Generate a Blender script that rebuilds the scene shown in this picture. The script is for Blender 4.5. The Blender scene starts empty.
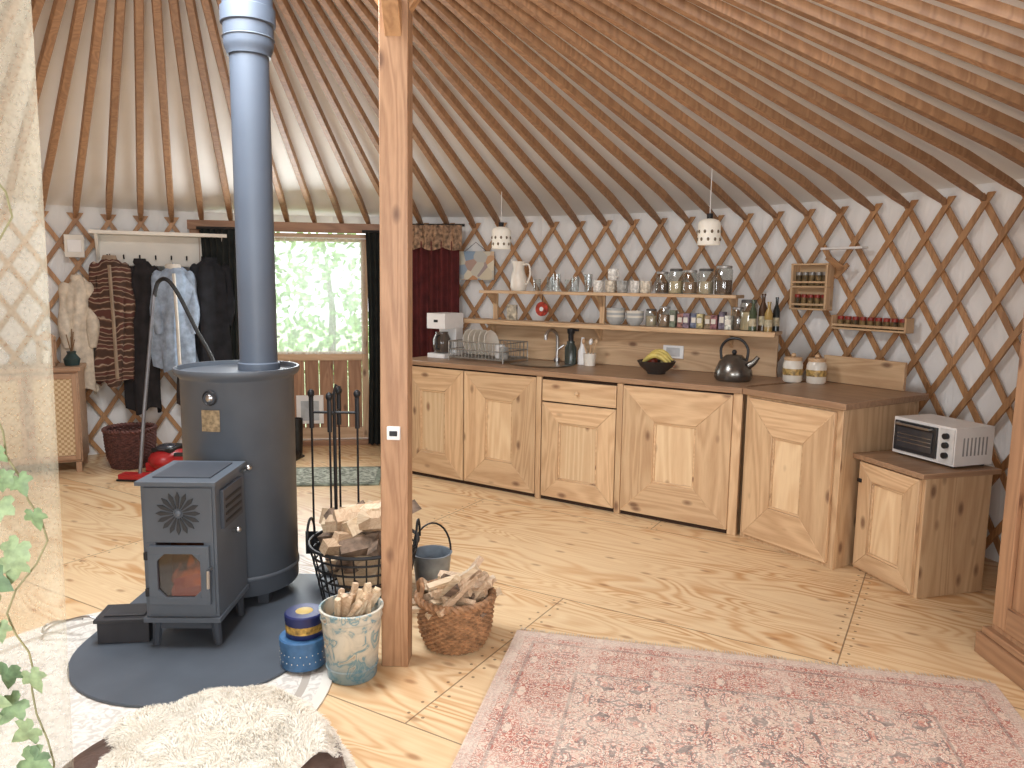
import bpy, bmesh, math, random
from mathutils import Vector, Matrix, Euler, noise
random.seed(7)
pi=math.pi
sc=bpy.context.scene
rad=math.radians
def L(r,g,b):
    f=lambda c:(c/255/12.92 if c/255<=0.04045 else ((c/255+0.055)/1.055)**2.4)
    return (f(r),f(g),f(b),1)
# ---------------------------------------------------------------- nodes
def N(nt,t,ins=None,**kw):
    n=nt.nodes.new(t)
    for k,v in kw.items(): setattr(n,k,v)
    for k,v in (ins or {}).items():
        if isinstance(v,bpy.types.NodeSocket): nt.links.new(v,n.inputs[k])
        else: n.inputs[k].default_value=v
    return n
def M_(nt,op,a,b=0.0,c=0.0):
    return N(nt,'ShaderNodeMath',{0:a,1:b,2:c},operation=op).outputs[0]
def mixc(nt,f,a,b,bt='MIX'):
    n=N(nt,'ShaderNodeMix',data_type='RGBA',blend_type=bt)
    for k,v in ((0,f),(6,a),(7,b)):
        if isinstance(v,bpy.types.NodeSocket): nt.links.new(v,n.inputs[k])
        else: n.inputs[k].default_value=v
    return n.outputs[2]
def ramp(nt,f,stops):
    n=N(nt,'ShaderNodeValToRGB',{0:f}); e=n.color_ramp.elements
    while len(e)<len(stops): e.new(0.5)
    for i,(p,c) in enumerate(stops):
        e[i].position=p; e[i].color=c if len(c)==4 else (*c,1)
    return n.outputs[0]
def newmat(name):
    m=bpy.data.materials.new(name); m.use_nodes=True; nt=m.node_tree; nt.nodes.clear()
    o=nt.nodes.new('ShaderNodeOutputMaterial'); return m,nt,o
def pbsdf(nt,o,**ins):
    p=N(nt,'ShaderNodeBsdfPrincipled',{k.replace('_',' '):v for k,v in ins.items()})
    nt.links.new(p.outputs[0],o.inputs[0]); return p
_mc={}
def simple(name,col,rough=0.5,metal=0.0,var=0.12,vs=12.0,bump=0.0,bs=60.0,emit=None,es=0,sheen=0):
    if name in _mc: return _mc[name]
    m,nt,o=newmat(name); c=L(*col)
    tc=N(nt,'ShaderNodeTexCoord').outputs['Object']
    nz=N(nt,'ShaderNodeTexNoise',{'Vector':tc,'Scale':vs,'Detail':4.0}).outputs[0]
    d=tuple(x*(1-var*1.6) for x in c[:3])+(1,); b=tuple(min(1,x*(1+var)) for x in c[:3])+(1,)
    col_=ramp(nt,nz,[(0.3,d),(0.7,b)])
    p=pbsdf(nt,o,Base_Color=col_,Roughness=rough,Metallic=metal)
    if sheen: p.inputs['Sheen Weight'].default_value=sheen
    if bump:
        n2=N(nt,'ShaderNodeTexNoise',{'Vector':tc,'Scale':bs,'Detail':3.0}).outputs[0]
        bp=N(nt,'ShaderNodeBump',{'Height':n2,'Strength':bump,'Distance':0.01})
        nt.links.new(bp.outputs[0],p.inputs['Normal'])
    if emit:
        p.inputs['Emission Color'].default_value=L(*emit); p.inputs['Emission Strength'].default_value=es
    _mc[name]=m; return m
def wood(name,cA,cB,axis='z',k=1.0,knots=True,knotc=(95,55,28),rough=0.5,tone=0.12,sat=0.87):
    key=name+'_'+axis
    if key in _mc: return _mc[key]
    m,nt,o=newmat(key)
    tc=N(nt,'ShaderNodeTexCoord').outputs['Object']
    ri=N(nt,'ShaderNodeNewGeometry').outputs['Random Per Island']
    off=N(nt,'ShaderNodeVectorMath',{0:tc},operation='ADD')
    cb=N(nt,'ShaderNodeCombineXYZ',{0:M_(nt,'MULTIPLY',ri,37.0),1:M_(nt,'MULTIPLY',ri,91.0),2:M_(nt,'MULTIPLY',ri,53.0)})
    nt.links.new(cb.outputs[0],off.inputs[1])
    s={'x':(0.9,9,9),'y':(9,0.9,9),'z':(9,9,0.9)}[axis]
    mp=N(nt,'ShaderNodeMapping',{'Vector':off.outputs[0],'Scale':tuple(q*k for q in s)}).outputs[0]
    n1=N(nt,'ShaderNodeTexNoise',{'Vector':mp,'Scale':0.8,'Detail':2.0,'Distortion':0.6}).outputs[0]
    rings=M_(nt,'MULTIPLY_ADD',M_(nt,'SINE',M_(nt,'MULTIPLY',n1,60.0)),0.5,0.5)
    mp2=N(nt,'ShaderNodeMapping',{'Vector':mp,'Scale':(5,5,5)}).outputs[0]
    n2=N(nt,'ShaderNodeTexNoise',{'Vector':mp2,'Scale':3.0,'Detail':3.0}).outputs[0]
    f=M_(nt,'ADD',M_(nt,'MULTIPLY',rings,0.5),M_(nt,'MULTIPLY',n2,0.6))
    c=mixc(nt,f,L(*cA),L(*cB))
    if knots:
        s2={'x':(3,6,6),'y':(6,3,6),'z':(6,6,3)}[axis]
        mp3=N(nt,'ShaderNodeMapping',{'Vector':off.outputs[0],'Scale':s2}).outputs[0]
        v=N(nt,'ShaderNodeTexVoronoi',{'Vector':mp3,'Scale':1.35}).outputs['Distance']
        kf=ramp(nt,v,[(0.07,(1,1,1)),(0.18,(0,0,0))])
        c=mixc(nt,M_(nt,'MULTIPLY',kf,0.8),c,L(*knotc))
    br=M_(nt,'MULTIPLY_ADD',ri,tone*2,1-tone)
    hs=N(nt,'ShaderNodeHueSaturation',{'Color':c,'Value':br,'Saturation':sat}).outputs[0]
    p=pbsdf(nt,o,Base_Color=hs,Roughness=rough)
    bp=N(nt,'ShaderNodeBump',{'Height':f,'Strength':0.12,'Distance':0.004})
    nt.links.new(bp.outputs[0],p.inputs['Normal'])
    _mc[key]=m; return m
def glassm(name,tint=(235,240,240),gl=0.12):
    if name in _mc: return _mc[name]
    m,nt,o=newmat(name)
    t=N(nt,'ShaderNodeBsdfTransparent',{'Color':L(*tint)}); g=N(nt,'ShaderNodeBsdfGlossy',{'Roughness':0.08})
    lw=N(nt,'ShaderNodeLayerWeight',{'Blend':0.35}).outputs['Facing']
    f=M_(nt,'ADD',M_(nt,'MULTIPLY',lw,0.4),gl)
    mx=N(nt,'ShaderNodeMixShader',{0:f,1:t.outputs[0],2:g.outputs[0]}); nt.links.new(mx.outputs[0],o.inputs[0])
    _mc[name]=m; return m
def sheer(name,col,alpha,warp=80,trl=0.45):
    m,nt,o=newmat(name)
    tc=N(nt,'ShaderNodeTexCoord').outputs['Object']
    nz=N(nt,'ShaderNodeTexNoise',{'Vector':tc,'Scale':float(warp),'Detail':2.0}).outputs[0]
    a=M_(nt,'MULTIPLY_ADD',nz,0.25,alpha-0.12)
    t=N(nt,'ShaderNodeBsdfTransparent'); d=N(nt,'ShaderNodeBsdfDiffuse',{'Color':L(*col)}); tr=N(nt,'ShaderNodeBsdfTranslucent',{'Color':L(*col)})
    m1=N(nt,'ShaderNodeMixShader',{0:trl,1:d.outputs[0],2:tr.outputs[0]})
    m2=N(nt,'ShaderNodeMixShader',{0:a,1:t.outputs[0],2:m1.outputs[0]}); nt.links.new(m2.outputs[0],o.inputs[0])
    return m
# ---------------------------------------------------------------- builder
class B:
    def __init__(s): s.bm=bmesh.new(); s.mats=[]; s.nrm=True
    def mi(s,m):
        if m not in s.mats: s.mats.append(m)
        return s.mats.index(m)
    def face(s,vs,m,sm=False):
        try: f=s.bm.faces.new(vs)
        except ValueError: return None
        f.material_index=s.mi(m); f.smooth=sm; return f
    def box(s,c,size,m,rot=(0,0,0)):
        M=Matrix.Translation(Vector(c))@Euler(rot).to_matrix().to_4x4()@Matrix.Diagonal((size[0],size[1],size[2],1))
        r=bmesh.ops.create_cube(s.bm,size=1,matrix=M); i=s.mi(m)
        for f in {f for v in r['verts'] for f in v.link_faces}: f.material_index=i
    def b2(s,x0,x1,y0,y1,z0,z1,m): s.box(((x0+x1)/2,(y0+y1)/2,(z0+z1)/2),(abs(x1-x0),abs(y1-y0),abs(z1-z0)),m)
    def prism(s,pts,ex,m):
        ex=Vector(ex); a=[s.bm.verts.new(Vector(p)) for p in pts]; b=[s.bm.verts.new(Vector(p)+ex) for p in pts]
        s.face(a,m); s.face(b[::-1],m); n=len(a)
        for i in range(n): s.face([a[i],b[i],b[(i+1)%n],a[(i+1)%n]],m)
    def surf(s,fn,nu,nv,m,closeu=False,sm=True):
        g=[[s.bm.verts.new(fn(i/(nu if closeu else nu-1),j/(nv-1))) for i in range(nu)] for j in range(nv)]
        for j in range(nv-1):
            for i in range(nu if closeu else nu-1):
                i2=(i+1)%nu; s.face([g[j][i],g[j][i2],g[j+1][i2],g[j+1][i]],m,sm)
        return g
    def lathe(s,prof,c,m,n=24,M=None,sx=1,sy=1):
        c=Vector(c); rings=[]
        T=M or Matrix.Identity(3)
        for r,z in prof:
            if r<=1e-6: rings.append([s.bm.verts.new(c+T@Vector((0,0,z)))])
            else: rings.append([s.bm.verts.new(c+T@Vector((r*sx*math.cos(2*pi*i/n),r*sy*math.sin(2*pi*i/n),z))) for i in range(n)])
        for a,b in zip(rings,rings[1:]):
            for i in range(n):
                j=(i+1)%n
                if len(a)==1 and len(b)==1: continue
                if len(a)==1: s.face([a[0],b[j],b[i]],m,True)
                elif len(b)==1: s.face([a[i],a[j],b[0]],m,True)
                else: s.face([a[i],a[j],b[j],b[i]],m,True)
    def cyl(s,c,r,h,m,n=24,M=None,r2=None):
        s.lathe([(0,0),(r,0),(r2 if r2 is not None else r,h),(0,h)],c,m,n,M)
    def tube(s,pts,r,m,n=8,closed=False):
        pts=[Vector(p) for p in pts]; k=len(pts); rs=r if isinstance(r,(list,tuple)) else [r]*k
        rings=[]; up=None
        for i,p in enumerate(pts):
            if closed: t=pts[(i+1)%k]-pts[i-1]
            else: t=(pts[min(i+1,k-1)]-pts[max(i-1,0)])
            t.normalize()
            if up is None: up=t.orthogonal()
            up=(up-t*up.dot(t)); 
            if up.length<1e-5: up=t.orthogonal()
            up.normalize(); w=t.cross(up)
            rings.append([s.bm.verts.new(p+(up*math.cos(2*pi*j/n)+w*math.sin(2*pi*j/n))*rs[i]) for j in range(n)])
        rr=list(zip(rings,rings[1:]))
        if closed: rr.append((rings[-1],rings[0]))
        for a,b in rr:
            for j in range(n):
                q=(j+1)%n; s.face([a[j],a[q],b[q],b[j]],m,True)
        if not closed: s.face(rings[0][::-1],m); s.face(rings[-1],m)
    def ball(s,c,r,m,u=16,v=10,M=None):
        if not isinstance(r,(tuple,list)): r=(r,r,r)
        MM=Matrix.Translation(Vector(c))@(M.to_4x4() if M else Matrix.Identity(4))@Matrix.Diagonal((r[0],r[1],r[2],1))
        q=bmesh.ops.create_uvsphere(s.bm,u_segments=u,v_segments=v,radius=1,matrix=MM); i=s.mi(m)
        for f in {f for w in q['verts'] for f in w.link_faces}: f.material_index=i; f.smooth=True
    def finish(s,name,loc=(0,0,0),rot=0.0,bevel=0.0,parent=None):
        if s.nrm: bmesh.ops.recalc_face_normals(s.bm,faces=s.bm.faces[:])
        me=bpy.data.meshes.new(name); s.bm.to_mesh(me); s.bm.free()
        for m in s.mats: me.materials.append(m)
        me.set_sharp_from_angle(angle=rad(40))
        ob=bpy.data.objects.new(name,me); sc.collection.objects.link(ob)
        ob.location=loc; ob.rotation_euler=(0,0,rot)
        if bevel:
            b=ob.modifiers.new('bevel','BEVEL'); b.width=bevel; b.segments=2; b.limit_method='ANGLE'; b.angle_limit=rad(50)
        if parent: ob.parent=parent
        return ob
def spline(pts,n=8):
    pts=[Vector(p) for p in pts]; out=[]
    for i in range(len(pts)-1):
        p0=pts[max(i-1,0)];p1=pts[i];p2=pts[i+1];p3=pts[min(i+2,len(pts)-1)]
        for j in range(n):
            t=j/n; out.append(.5*((2*p1)+(p2-p0)*t+(2*p0-5*p1+4*p2-p3)*t*t+(3*p1-p0-3*p2+p3)*t**3))
    out.append(pts[-1]); return out
# ---------------------------------------------------------------- palette
def yw(ax): return wood('yurt_larch',(196,146,92),(156,108,62),ax,k=1.0,knots=False,tone=0.12,sat=.92)
def pine(ax): return wood('pine',(226,190,140),(190,146,98),ax,k=0.8,rough=0.45,knotc=(112,70,42))
def pinel(ax): return wood('pine_panel',(234,204,156),(210,170,120),ax,k=0.7,rough=0.45,knotc=(140,90,54))
def oak(ax): return wood('worktop_wood',(180,140,100),(148,110,76),ax,k=1.0,knots=False,rough=0.4)
iron=simple('cast_iron',(36,36,38),0.5,0.3,0.15)
black=simple('black_plastic',(24,24,26),0.45)
steel=simple('brushed_steel',(190,190,190),0.28,1.0,0.05)
white=simple('white_enamel',(236,235,233),0.3,0,0.03)
cream=simple('cream_ceramic',(230,224,212),0.3,0,0.08)
# ---------------------------------------------------------------- room shell
C=Vector((-1.3,2.85,0)); R=4.15; ZA=3.37; SL=0.328
D0,D1=89.0,110.5
def P(a,r,z): return Vector((C.x+r*math.cos(rad(a)),C.y+r*math.sin(rad(a)),z))
# floor
m,nt,o=newmat('plywood_floor')
tc=N(nt,'ShaderNodeTexCoord').outputs['Object']
v1=N(nt,'ShaderNodeVectorMath',{0:tc,1:(-1.315,-2.87,0)},operation='ADD').outputs[0]
v2=N(nt,'ShaderNodeVectorRotate',{'Vector':v1,'Angle':rad(30)},rotation_type='Z_AXIS').outputs[0]
sp=N(nt,'ShaderNodeSeparateXYZ',{0:v2}); X,Y=sp.outputs[0],sp.outputs[1]
row=M_(nt,'FLOOR',M_(nt,'DIVIDE',Y,1.22))
X2=M_(nt,'MULTIPLY_ADD',row,1.22,X)
colx=M_(nt,'FLOOR',M_(nt,'DIVIDE',X2,2.44))
wn=N(nt,'ShaderNodeTexWhiteNoise',{'Vector':N(nt,'ShaderNodeCombineXYZ',{0:row,1:colx}).outputs[0]})
seed=wn.outputs['Value']
fx=M_(nt,'ABSOLUTE',M_(nt,'SUBTRACT',M_(nt,'FRACT',M_(nt,'DIVIDE',X2,2.44)),0.5)); dx=M_(nt,'MULTIPLY',M_(nt,'SUBTRACT',0.5,fx),2.44)
fy=M_(nt,'ABSOLUTE',M_(nt,'SUBTRACT',M_(nt,'FRACT',M_(nt,'DIVIDE',Y,1.22)),0.5)); dy=M_(nt,'MULTIPLY',M_(nt,'SUBTRACT',0.5,fy),1.22)
seam=M_(nt,'LESS_THAN',M_(nt,'MINIMUM',dx,dy),0.003)
gx=M_(nt,'MULTIPLY_ADD',seed,31.0,M_(nt,'MULTIPLY',X,0.75)); gy=M_(nt,'MULTIPLY_ADD',seed,17.0,M_(nt,'MULTIPLY',Y,3.4))
gv=N(nt,'ShaderNodeCombineXYZ',{0:gx,1:gy,2:0.0}).outputs[0]
n1=N(nt,'ShaderNodeTexNoise',{'Vector':gv,'Scale':1.0,'Detail':2.2,'Roughness':0.45,'Distortion':0.7}).outputs[0]
ring=M_(nt,'MULTIPLY_ADD',M_(nt,'SINE',M_(nt,'MULTIPLY',n1,110.0)),0.5,0.5)
ring=M_(nt,'POWER',ring,1.6)
fine=N(nt,'ShaderNodeTexNoise',{'Vector':N(nt,'ShaderNodeCombineXYZ',{0:M_(nt,'MULTIPLY',X,3.0),1:M_(nt,'MULTIPLY',Y,60.0)}).outputs[0],'Scale':1.0,'Detail':4.0}).outputs[0]
big=ramp(nt,N(nt,'ShaderNodeTexNoise',{'Vector':gv,'Scale':0.9,'Detail':2.0}).outputs[0],[(.36,(0.2,0.2,0.2)),(.62,(1,1,1))])
f=M_(nt,'ADD',M_(nt,'MULTIPLY',ring,M_(nt,'MULTIPLY',big,0.8)),M_(nt,'MULTIPLY_ADD',fine,0.6,-0.18))
c=mixc(nt,f,L(234,208,168),L(196,146,96))
c=mixc(nt,M_(nt,'MULTIPLY',seed,0.25),c,L(214,172,124))
kv=N(nt,'ShaderNodeTexVoronoi',{'Vector':N(nt,'ShaderNodeCombineXYZ',{0:M_(nt,'MULTIPLY',X,2.2),1:M_(nt,'MULTIPLY',Y,5.0),2:seed}).outputs[0],'Scale':1.0},voronoi_dimensions='2D').outputs['Distance']
c=mixc(nt,M_(nt,'MULTIPLY',ramp(nt,kv,[(0.03,(1,1,1)),(0.085,(0,0,0))]),0.6),c,L(140,90,54))
na=M_(nt,'ABSOLUTE',M_(nt,'SUBTRACT',dx,0.03)); nb=M_(nt,'ABSOLUTE',M_(nt,'MULTIPLY',M_(nt,'SUBTRACT',M_(nt,'FRACT',M_(nt,'DIVIDE',Y,0.08)),0.5),0.08))
nd=M_(nt,'LESS_THAN',M_(nt,'ADD',M_(nt,'MULTIPLY',na,na),M_(nt,'MULTIPLY',nb,nb)),0.00004)
c=mixc(nt,M_(nt,'MULTIPLY',M_(nt,'MAXIMUM',seam,nd),0.7),c,L(84,56,36))
p=pbsdf(nt,o,Base_Color=c,Roughness=M_(nt,'MULTIPLY_ADD',f,0.15,0.3))
floorm=m
b=B(); b.prism([P(a,R+0.05,-0.1) for a in range(0,360,4)],(0,0,0.1),floorm); b.finish('floor')
# canvas
m,nt,o=newmat('wall_canvas')
tc=N(nt,'ShaderNodeTexCoord').outputs['Object']
mp=N(nt,'ShaderNodeMapping',{'Vector':tc,'Scale':(3,3,0.8)}).outputs[0]
nz=N(nt,'ShaderNodeTexNoise',{'Vector':mp,'Scale':1.5,'Detail':3.0,'Distortion':0.8}).outputs[0]
p=pbsdf(nt,o,Base_Color=ramp(nt,nz,[(0.3,L(236,236,234)),(0.7,L(250,250,249))]),Roughness=0.9)
bp=N(nt,'ShaderNodeBump',{'Height':nz,'Strength':0.6,'Distance':0.06}); nt.links.new(bp.outputs[0],p.inputs['Normal'])
canvas=m
ZT=ZA+0.075-SL*(R+0.02)
b=B(); b.nrm=False
angs=[D0+i*(D1-D0)/10 for i in range(10)]+[D1+i*(360-(D1-D0))/160 for i in range(161)]
for i in range(len(angs)-1):
    a0,a1=angs[i],angs[i+1]; ind=i<10
    zs=[1.97,ZT] if ind else [-0.02,0.7,1.4,1.97,ZT]
    for z0,z1 in zip(zs,zs[1:]):
        vs=[b.bm.verts.new(P(a,R+0.02,z)) for a,z in ((a0,z0),(a0,z1),(a1,z1),(a1,z0))]
        b.face(vs,canvas,True)
bmesh.ops.remove_doubles(b.bm,verts=b.bm.verts[:],dist=0.001)
b.finish('wall_round')
roofm=simple('roof_canvas',(248,247,244),0.9,0,0.04,1.5,0.3,4)
b=B(); b.surf(lambda u,v:P(360*u,R+0.06-(R-0.66)*v,ZA+0.072-SL*(R+0.06-(R-0.66)*v)),160,5,roofm,True); b.finish('ceiling')
# lattice
NR=108; da=360/NR
b=B(); b.nrm=True
mA=yw('z')
kz=math.degrees((1/1.5)/R)
for sgn,rr in ((1,R-0.012),(-1,R-0.026)):
    for i in range(NR):
        ai=i*da; prev=None; nz_=14
        for j in range(nz_+1):
            z=0.0+2.02*j/nz_; a=ai+sgn*kz*(z-1.96)
            am=a%360
            if D0-1.2<am<D1+1.0:
                prev=None; continue
            w=math.degrees(0.021/R)
            ring4=[b.bm.verts.new(q) for q in (P(a-w,rr-0.006,z),P(a+w,rr-0.006,z),P(a+w,rr+0.006,z),P(a-w,rr+0.006,z))]
            if prev:
                for q in range(4): b.face([prev[q],prev[(q+1)%4],ring4[(q+1)%4],ring4[q]],mA)
            prev=ring4
b.finish('wall_lattice')
# rafters
b=B()
mR=[wood('rafter_larch',(180,132,84),(140,96,56),'z',k=0.7,knots=False,tone=0.14,sat=.88)]
for i in range(NR):
    a=i*da; t=Vector((-math.sin(rad(a)),math.cos(rad(a)),0)); ra=Vector((math.cos(rad(a)),math.sin(rad(a)),0))
    p0=P(a,R-0.06,0); p0.z=ZA-SL*(R-0.06); p1=P(a,0.72,0); p1.z=ZA-SL*0.72
    nrm=Vector((ra.x*SL,ra.y*SL,1)).normalized()
    secs=[]
    for f_,w,h in ((-0.012,0.013,0.012),(0.03,0.023,0.018),(0.12,0.026,0.020),(1,0.0235,0.020)):
        q=p0.lerp(p1,f_) 
        if f_<0.1: q.z-=0.03*(0.12-f_)/0.12
        secs.append([b.bm.verts.new(q+t*sx*w+nrm*sy*h) for sx,sy in ((-1,-.3),(-.7,-1),(.7,-1),(1,-.3),(1,1),(-1,1))])
    for s0,s1 in zip(secs,secs[1:]):
        for q in range(6): b.face([s0[q],s0[(q+1)%6],s1[(q+1)%6],s1[q]],mR[0])
    b.face(secs[0],mR[0]); b.face(secs[-1],mR[0])
b.finish('ceiling_rafters')
# crown ring
b=B(); zr=ZA-SL*0.72
b.surf(lambda u,v:P(360*u,[0.62,0.78,0.78,0.62,0.62][round(v*4)],zr+[-.09,-.09,.1,.1,-.09][round(v*4)]),64,5,yw('x'),True,False)
for a in range(0,180,30): 
    pa,pb=P(a,0.64,zr+0.02),P(a+180,0.64,zr+0.02); mid=(pa+pb)/2+Vector((0,0,0.12))
    b.tube([pa,pa.lerp(mid,.6),mid,pb.lerp(mid,.6),pb],0.02,yw('x'),6)
b.finish('crown_ring')
# posts
for X0,Y0 in ((-0.445,2.86),(-2.15,2.86)):
    b=B(); b.b2(-.052,.052,-.052,.052,0,zr-0.08,wood('post_larch',(190,142,96),(150,104,64),'z',k=1.3,tone=0.05))
    for s in (-1,1):
        b.prism([(-.03,s*.05,2.35),(-.03,s*.05,2.47),(-.03,s*.42,zr-.1),(-.03,s*.52,zr-.1)],(.06,0,0),yw('y'))
        b.prism([(s*.05,-.03,2.45),(s*.05,-.03,2.55),(s*.34,-.03,zr-.12),(s*.44,-.03,zr-.12)],(0,.06,0),yw('x'))
    if X0>-1:
        b.box((0.0,-.06,.935),(.05,.018,.05),white); b.box((0.0,-.07,.935),(.03,.006,.02),black)
    ob=b.finish('wooden_post',(X0,Y0,0),rad(-2),0.006)
    if X0>-1: ob.rotation_euler=(0,rad(.35),rad(-2))
# ---------------------------------------------------------------- door
DO=Vector((-2.75,6.71,0)); DR=rad(9.6); DW=1.55
dw=lambda a:wood('door_wood',(180,132,92),(140,96,62),a,k=0.9,knots=True)
b=B()
b.b2(-.06,DW+.06,-.09,.03,1.92,2.0,dw('x')); b.b2(-.05,.03,-.06,.04,0,1.92,dw('z')); b.b2(DW-.09,DW+.05,-.06,.04,0,1.92,dw('z'))
b.b2(.44,.53,-.05,.04,0,1.92,dw('z')); b.b2(-.02,DW,-.08,.04,0,.05,dw('x'))
b.b2(.03,.44,-.01,.02,.05,1.92,dw('z'))
b.finish('trim_door_frame',DO,DR,0.004)
b=B(); x0,x1=.54,DW-.10
wf=wood('door_leaf',(214,180,140),(180,140,100),'z',k=.9,tone=.04); wfx=wood('door_leaf',(214,180,140),(180,140,100),'x',k=.9,tone=.04)
b.b2(x0,x0+.08,-.035,.01,.06,1.91,wf); b.b2(x1-.06,x1,-.035,.01,.06,1.91,wf)
for z0,z1 in ((.06,.16),(.78,.86),(1.84,1.91)): b.b2(x0+.08,x1-.06,-.035,.01,z0,z1,wfx)
n=6
for i in range(n):
    w=(x1-x0-.14)/n; b.b2(x0+.08+i*w+.003,x0+.08+(i+1)*w-.003,-.015,.005,.16,.78,dw('z'))
gl=glassm('door_glass',(245,250,248),0.03)
b.b2(x0+.08,x1-.06,-.012,-.006,.86,1.84,gl)
b.b2(x0+.26,x0+.50,-.03,.0,.20,.46,white); b.b2(x0+.30,x0+.46,-.036,-.028,.23,.41,simple('cat_flap_clear',(190,196,200),.2))
b.tube([(x0+.045,-.035,1.0),(x0+.045,-.08,1.0),(x0+.14,-.08,1.0)],.009,steel)
b.finish('door_1',DO,DR,0.003)
lace=sheer('lace_curtain',(252,252,250),0.42,60,.75)
b=B(); b.surf(lambda u,v:Vector((x0+.05+(x1-x0-.07)*u,-.065+.010*math.sin(u*60),.84+1.03*v)),90,4,lace); b.tube([(x0,-.065,1.87),(x1,-.065,1.87)],.006,white); b.finish('lace_curtain',DO,DR)
dk=simple('dark_green_curtain',(36,40,38),0.9,0,0.3,8)
for xa,xb in ((.06,.36),(DW-.11,DW+.17)):
    b=B()
    b.surf(lambda u,v:Vector((xa+(xb-xa)*(u-.5)*(1-.12*math.sin(v*pi))+(xb-xa)/2,-.15+.03*math.sin(u*38)*(1-.3*v)+.01*math.sin(u*11),.02+1.9*v)),60,10,dk)
    b.tube([(xa-.03,-.15,1.93),(xb+.03,-.15,1.93)],.012,iron); b.finish('door_curtain',DO,DR)
# maroon curtain with valance
b=B(); mar=simple('maroon_curtain',(92,34,34),0.9,0,0.25,10); val=simple('valance_fabric',(168,138,112),0.9,0,0.5,30)
b.surf(lambda u,v:Vector((.50*u,-.02+.025*math.sin(u*34),.03+1.82*v)),60,6,mar)
b.surf(lambda u,v:Vector((-.03+.56*u,-.06+.02*math.sin(u*40),1.80+.19*v-.03*abs(math.sin(u*9))*(1-v))),60,4,val)
b.tube([(-.05,-.03,1.99),(.55,-.03,1.99)],.012,iron)
b.finish('maroon_curtain',(-.97,6.84,0),rad(-8))
# outside: lawn and leafy bushes made of trunk + leaf clumps
grass=simple('grass',(206,226,176),0.9,0,0.15,3); hedge=simple('hedge_leaves',(150,182,118),0.8,0,0.5,6); trunk=simple('tree_trunk',(110,100,86),.9)
b=B(); b.b2(-14,10,7.6,30,-.35,-.3,grass); b.finish('garden_lawn')
b=B()
for i in range(9):
    cx=-9+i*1.45+random.uniform(-.3,.3); cy=13+random.uniform(-1,1.8); hgt=random.uniform(1.6,2.6)
    b.tube([(cx,cy,-.3),(cx+.05,cy,.5*hgt),(cx-.05,cy,hgt)],[.08,.06,.03],trunk,8)
    for k in range(420):
        th=random.uniform(0,2*pi); q=random.random()**.5*.95; zz=random.uniform(-.1,hgt+.5)
        s_=random.uniform(.06,.14); q*=(1.1-.35*abs(zz/hgt-.5)*2)
        c0=Vector((cx+q*math.cos(th),cy+q*math.sin(th),zz)); d1=Vector((random.uniform(-1,1),random.uniform(-1,1),random.uniform(-1,1))).normalized(); d2=d1.orthogonal().normalized()
        b.face([b.bm.verts.new(c0+d1*s_),b.bm.verts.new(c0+d2*s_*.5),b.bm.verts.new(c0-d1*s_),b.bm.verts.new(c0-d2*s_*.5)],hedge)
b.finish('garden_trees')
# ---------------------------------------------------------------- kitchen
KO=Vector((-.778,5.83,0)); KR=-math.atan2(.545,.84)
def mdoor(b,x0,x1,z0,z1,f,fz=None,y=0.0,t=.022,pan=None):
    fz=fz or f; y0=y-t
    b.prism([(x0,y0,z0),(x1,y0,z0),(x1-f,y0,z0+fz),(x0+f,y0,z0+fz)],(0,t,0),pine('x'))
    b.prism([(x0,y0,z1),(x1,y0,z1),(x1-f,y0,z1-fz),(x0+f,y0,z1-fz)],(0,t,0),pine('x'))
    b.prism([(x0,y0,z0),(x0,y0,z1),(x0+f,y0,z1-fz),(x0+f,y0,z0+fz)],(0,t,0),pine('z'))
    b.prism([(x1,y0,z0),(x1,y0,z1),(x1-f,y0,z1-fz),(x1-f,y0,z0+fz)],(0,t,0),pine('z'))
    b.b2(x0+f,x1-f,y-.008,y-.001,z0+fz,z1-fz,pan or pinel('z'))
    i=.014
    for (a0,a1,c0,c1) in ((x0+f,x1-f,z0+fz,z0+fz+i),(x0+f,x1-f,z1-fz-i,z1-fz),(x0+f,x0+f+i,z0+fz+i,z1-fz-i),(x1-f-i,x1-f,z0+fz+i,z1-fz-i)):
        b.b2(a0,a1,y-.016,y-.002,c0,c1,pine('x'))
dark=simple('cabinet_shadow_gap',(60,42,30),0.9)
b=B()
b.b2(-.08,2.54,.03,.58,0.0,.865,pine('z'))
b.b2(-.10,2.555,-.03,.66,.868,.903,oak('x'))
b.b2(-.08,2.54,.0,.03,0,.86,dark)
mdoor(b,-.07,.512,.03,.855,.17)
mdoor(b,.522,1.135,.03,.855,.19)
b.b2(1.14,1.18,-.02,.02,0,.865,pine('z')); b.b2(1.75,1.79,-.02,.02,0,.865,pine('z'))
b.b2(1.19,1.745,-.022,.01,.70,.845,pine('x'))
mdoor(b,1.19,1.745,.03,.69,.13,.13)
b.ball((1.467,-.04,.772),.016,pine('x'),12,8)
mdoor(b,1.795,2.50,.03,.855,.215)
b.b2(2.50,2.555,-.01,.03,0,.865,pine('z'))
b.finish('kitchen_counter',KO,KR,0.003)
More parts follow.
